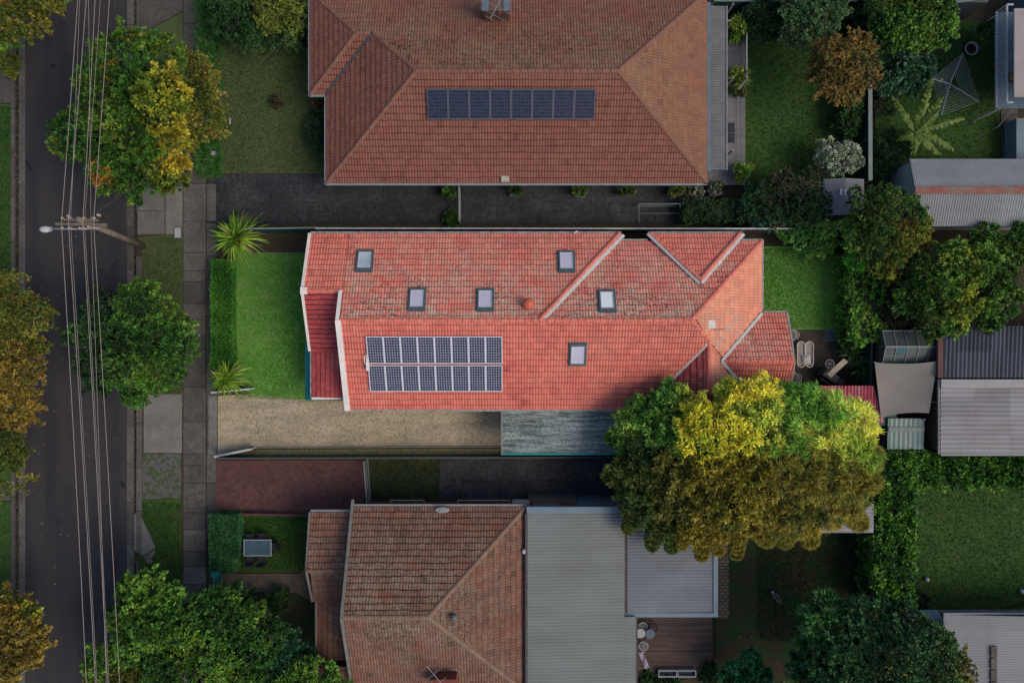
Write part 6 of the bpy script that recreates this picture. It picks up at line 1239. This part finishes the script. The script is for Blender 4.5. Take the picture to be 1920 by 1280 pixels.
q = MB(); q.add([(-.65, -.35, .5), (.65, -.35, .5), (.65, .35, .5), (-.65, .35, .5), (-.5, -.22, .95), (.5, -.22, .95), (.45, .24, 1.0), (-.45, .24, 1.0)], [(0, 1, 5, 4), (1, 2, 6, 5), (2, 3, 7, 6), (3, 0, 4, 7), (4, 5, 6, 7), (3, 2, 1, 0)]); q.build('cover', BLACKF, t, local=True); q = MB(); q.box(-.55, -.28, .0, .55, .28, .5); q.build('cabinet', BLACKP, t, local=True)
q = MB(); q.box(.66, -.3, .62, .98, .3, .66); q.build('side_shelf', BLACKF, t, local=True); q = MB(); q.tube([(-.4, -.36, .7), (-.4, -.42, .72), (.4, -.42, .72), (.4, -.36, .7)], .015, 6); q.build('handle', ALUD, t, local=True)
t = thing('timber_screen', 'weathered pale timber plank leaning over the edge of the patio', 'plank', (X(1571), Y(690), pz)); q = MB(); q.bar((X(1555, 1.2), Y(706, 1.2), 1.0), (X(1586, 1.6), Y(675, 1.6), 1.6), .34, .05); q.build('board', TIMBL, t); q = MB(); q.bar((X(1571, 1.2), Y(691, 1.2), pz), (X(1571, 1.3), Y(690, 1.3), 1.25), .06); q.build('post', TIMBL, t)
t = thing('drain_grate', 'dark slatted grate in the top corner of the patio', 'grate', (X(1555), Y(628), pz)); q = MB()
for k in range(9): xx = X(1546)+k*.075; q.box(xx, Y(638), pz+.005, xx+.04, Y(620), pz+.03)
q.build('slats', BLUEGUT, t); q = MB(); q.box(X(1544), Y(640), pz+.002, X(1568), Y(638)-.01, pz+.035); q.box(X(1544), Y(620)+.01, pz+.002, X(1568), Y(618), pz+.035); q.build('frame', BLUEGUT, t)
# whirligig pipe above the upper gutter
q = MB(); q.tube([(X(1076, 2.9), Y(438, 2.9), 2.75), (X(1078, 3.2), Y(436, 3.2), 3.2)], .03, 8); q.tube([(X(1078, 3.2), Y(436, 3.2), 3.2), (X(1082, 3.2), Y(433, 3.2), 3.22)], .04, 8); q.build('vent_pipe', WHITE, H)

# ------------------------------------------------------------------ table on the lower front lawn
t = thing('outdoor_table', 'rectangular outdoor table with a blue glass top on the lower front lawn', 'table', (X(482), Y(1027), .06)); tz = .75; a, c_, b, d = X(457, tz), X(509, tz), Y(1042, tz), Y(1011, tz)
q = MB(); q.box(a+.05, b+.05, tz-.015, c_-.05, d-.05, tz+.005); q.build('tabletop', TABLEGL, t); q = MB(); q.box(a, b, tz-.03, c_, b+.05, tz+.01); q.box(a, d-.05, tz-.03, c_, d, tz+.01); q.box(a, b+.05, tz-.03, a+.05, d-.05, tz+.01); q.box(c_-.05, b+.05, tz-.03, c_, d-.05, tz+.01); q.build('frame', LAMPG, t)
for xx in (a+.08, c_-.08):
    for yy in (b+.08, d-.08): q = MB(); q.box(xx-.025, yy-.025, .05, xx+.025, yy+.025, tz-.03); q.build('leg', BLACKP, t)
def dchair(label, px, py, rz, group):
    t = thing('outdoor_chair', label, 'chair', (X(px, .4), Y(py, .4), .06), rz, group); q = MB(); q.box(-.25, -.24, .38, .25, .24, .42); q.build('seat', BLACKF, t, local=True); q = MB(); q.add([(-.25, .22, .42), (.25, .22, .42), (.25, .34, .92), (-.25, .34, .92), (-.25, .25, .42), (.25, .25, .42), (.25, .37, .92), (-.25, .37, .92)], [(0, 1, 2, 3), (7, 6, 5, 4), (0, 3, 7, 4), (1, 5, 6, 2), (3, 2, 6, 7), (0, 4, 5, 1)]); q.build('backrest', BLACKF, t, local=True)
    for s in (-1, 1):
        q = MB(); q.tube([(s*.27, -.22, 0), (s*.27, -.22, .62), (s*.27, .3, .66)], .016, 6); q.build('armrest', BLACKP, t, local=True)
        for yy in (-.22, .24): q = MB(); q.bar((s*.23, yy, 0), (s*.23, yy, .38), .03); q.build('leg', BLACKP, t, local=True)
    return t
ch0 = dchair('dark chair on the far side of the blue topped table, left one', 470, 1008, 0, 'dark chairs around the blue topped table')
def dch(px, py, rz, l): return dup(ch0, (X(px, .4), Y(py, .4), .06), rz, l)
dch(493, 1006, 0, 'dark chair on the far side of the blue topped table, right one'); dch(470, 1046, PI, 'dark chair on the near side of the blue topped table, left one'); dch(492, 1047, PI, 'dark chair on the near side of the blue topped table, right one'); dch(449, 1026, PI/2, 'dark chair at the hedge end of the blue topped table'); dch(517, 1024, -PI/2, 'dark chair at the house end of the blue topped table')

# ------------------------------------------------------------------ brown deck furniture
dz = .5
def rtable(label, px, py, r, m, h_=.72):
    z = dz+h_; x, y = X(px, z), Y(py, z); t = thing('round_table', label, 'table', (x, y, dz)); q = MB(); q.lathe((x, y, z-.03), [(r*.97, 0), (r, .015), (r*.98, .03)], 24); q.build('tabletop', m, t); q = MB(); q.tube([(x, y, dz), (x, y, z-.03)], .03, 8); q.build('leg', ALUD, t)
    q = MB()
    for u in (0, 2.1, 4.2): q.bar((x, y, dz+.03), (x+r*.7*math.cos(u), y+r*.7*math.sin(u), dz+.02), .03)
    q.build('foot', ALUD, t)
rtable('round white table on the brown deck against the grey roof', 1201, 1187, .29, LAMPG); rtable('round blue grey table beside the white one', 1219, 1188, .29, M('blue_top', (.08, .12, .16), None, rough=.4), .66)
roundchair('white curved chair on the brown deck above the round white table', 1203, 1169, 0, LAMPG, .26, dz, back=False); roundchair('white wire chair on the brown deck below the round tables', 1204, 1205, 0, LAMPG, .28, dz); roundchair('black chair on the brown deck above the blue grey table', 1222, 1172, .3, BLACKP, .28, dz)
t = thing('clothes_airer', 'folding clothes airer with a pale lilac cloth on the deck edge', 'clothes airer', (X(1205), Y(1240), dz)); q = MB(); zz_ = dz+.9; q.tube([(X(1196, zz_), Y(1251, zz_), zz_), (X(1212, zz_), Y(1252, zz_), zz_)], .012, 5); q.tube([(X(1196, zz_), Y(1222, zz_), zz_), (X(1212, zz_), Y(1222, zz_), zz_)], .012, 5); q.tube([(X(1197, zz_), Y(1251, zz_), zz_), (X(1197, dz), Y(1222, dz), dz)], .012, 5); q.tube([(X(1197, zz_), Y(1222, zz_), zz_), (X(1197, dz), Y(1251, dz), dz)], .012, 5); q.build('frame', LAMPG, t)
V = []; F = []; n = 12
for i in range(n+1):
    for j in range(5): f = i/n; V.append((X(1201+13*f+4*(j/4-.5)*2, 1.4), Y(1222+30*f-3*(j/4-.5), 1.4), 1.42+.05*math.sin(f*9+j)+random.uniform(-.03, .03)))
for i in range(n):
    for j in range(4): F.append((i*5+j, (i+1)*5+j, (i+1)*5+j+1, i*5+j+1))
tag(make('laundry', V, F, PURP, None, None, None, True), 'crumpled white and lilac cloth hanging over the airer', 'laundry')
for k, a in enumerate((1236, 1272)):
    t = thing('planter_frame', ('empty dark trough planter in a grey frame, left one below the brown deck', 'empty dark trough planter in a grey frame, right one below the brown deck')[k], 'planter', (X(a+15), Y(1262), 0), 0, 'trough planters below the brown deck')
    z = .8; q = MB(); q.box(X(a, z), Y(1269, z), .1, X(a+32, z), Y(1268, z)+.02, z); q.box(X(a, z), Y(1257, z)-.02, .1, X(a+32, z), Y(1256, z), z); q.box(X(a, z)-.04, Y(1269, z), .1, X(a, z), Y(1256, z), z); q.box(X(a+32, z), Y(1269, z), .1, X(a+32, z)+.04, Y(1256, z), z); q.build('frame', LAMPG, t); q = MB(); q.box(X(a, z)+.01, Y(1267, z), .05, X(a+32, z)-.01, Y(1258, z), z-.2); q.build('liner', BLACKP, t)

# ------------------------------------------------------------------ little things on the lawns
for (px, py, lab) in ((1738, 1086, 'white and grey ball on the right lawn near the hedge corner'), (1916, 1108, 'white and grey ball on the right lawn at the picture edge')):
    bpy_m = MB(); r = .14; bpy_m.lathe((X(px, .2), Y(py, .2), .06+r), [(r*math.cos(u), r*math.sin(u)) for u in np.linspace(-1.5, 1.5, 11)], 18); tag(bpy_m.build('ball', BALLW, None, True), lab, 'ball', 'balls on the right lawn')
t = thing('toy_glider', 'flat pale leaf shaped toy lying on the bare back yard', 'toy', (X(1456), Y(1119), .05), R(-52)); q = MB()
for s in (-1, 1): q.tube([(-.42, 0, .03), (-.1, s*.13, .03), (.2, s*.11, .03), (.45, s*.02, .03)], .018, 5)
q.build('frame', LAMPG, t, local=True); q = MB()
for k in range(7): xx = -.25+k*.09; q.bar((xx, -.11, .03), (xx, .11, .03), .018)
q.build('slats', FENCECAP, t, local=True); q = MB(); q.box(-.52, -.07, .02, -.40, .07, .06); q.build('head', LAMPG, t, local=True)
q = MB(); q.bar((X(433), Y(222), .1), (X(432), Y(234), .1), .09, .06); q.bar((X(433), Y(228), .1), (X(433), Y(228), .3), .03); tag(q.build('garden_stake', LAMPG), 'tiny pale stake at the left edge of the upper front lawn', 'stake')
for (pts, lab) in (([(1490, 1092), (1550, 1097), (1560, 1104), (1553, 1108)], 'thin bare stick on the lawn of the bare back yard'), ([(1440, 1250), (1448, 1262), (1446, 1272), (1452, 1280)], 'crooked pale stick beside the small bluish tree')):
    q = MB(); q.tube([(X(a), Y(b), .08) for a, b in pts], .013, 5); tag(q.build('stick', POLEW), lab, 'stick')
for (pts, w_, lab) in (([(96, 126), (103, 122)], .12, 'short dark stick on the road left of the wires'), ([(50, 302), (58, 318)], .10, 'curved dark stick in the left gutter'), ([(228, 903), (234, 914)], .16, 'dark dropped branch on the road near the right gutter')):
    q = MB(); q.bar((X(pts[0][0]), Y(pts[0][1]), .04), (X(pts[1][0]), Y(pts[1][1]), .04), w_, .05); tag(q.build('stick', BLACKP), lab, 'stick')
# tar marks on the road
q = MB()
for (a, b) in ((178, 865), (180, 890), (182, 914), (184, 934), (178, 940), (185, 951), (202, 949), (161, 1003), (152, 1019), (181, 1023)):
    x, y = X(a), Y(b); r = random.uniform(.04, .11); q.add([(x+r*math.cos(u)*random.uniform(.6, 1.2), y+r*1.6*math.sin(u)*random.uniform(.6, 1.2), .0165) for u in np.linspace(0, 2*PI, 9)[:-1]], [tuple(range(8))])
tag(q.build('road_stains', BLACKP), kind='structure')

# cracks in the paving and the road
def cracks(name, box, n, m, w_=.022, z=.066, ln=14, st=.16):
    q = MB()
    for i in range(n):
        x, y = X(random.uniform(box[0], box[2])), Y(random.uniform(box[1], box[3])); a = random.uniform(0, 2*PI)
        for k in range(ln):
            a += random.gauss(0, .5); x2, y2 = x+math.cos(a)*st, y+math.sin(a)*st
            if not (X(box[0]) < x2 < X(box[2]) and Y(box[3]) < y2 < Y(box[1])): break
            q.bar((x, y, z), (x2, y2, z), w_*random.uniform(.5, 1.3), .004); x, y = x2, y2
    return tag(q.build(name, m), kind='structure')
CRK = M('crack_dark', (.010, .010, .010), None, rough=1)
cracks('road_cracks', (60, 10, 235, 1270), 16, M('crack_road', (.016, .015, .017), None, rough=1), .018, .0145, 22, .2)
cracks('path_cracks', (828, 862, 1150, 930), 9, CRK, .03, .066, 16, .17); cracks('path_cracks', (346, 850, 386, 1110), 6, CRK, .018, .058, 8, .14)
cracks('path_cracks', (400, 330, 850, 410), 5, CRK, .015, .056, 12, .2)
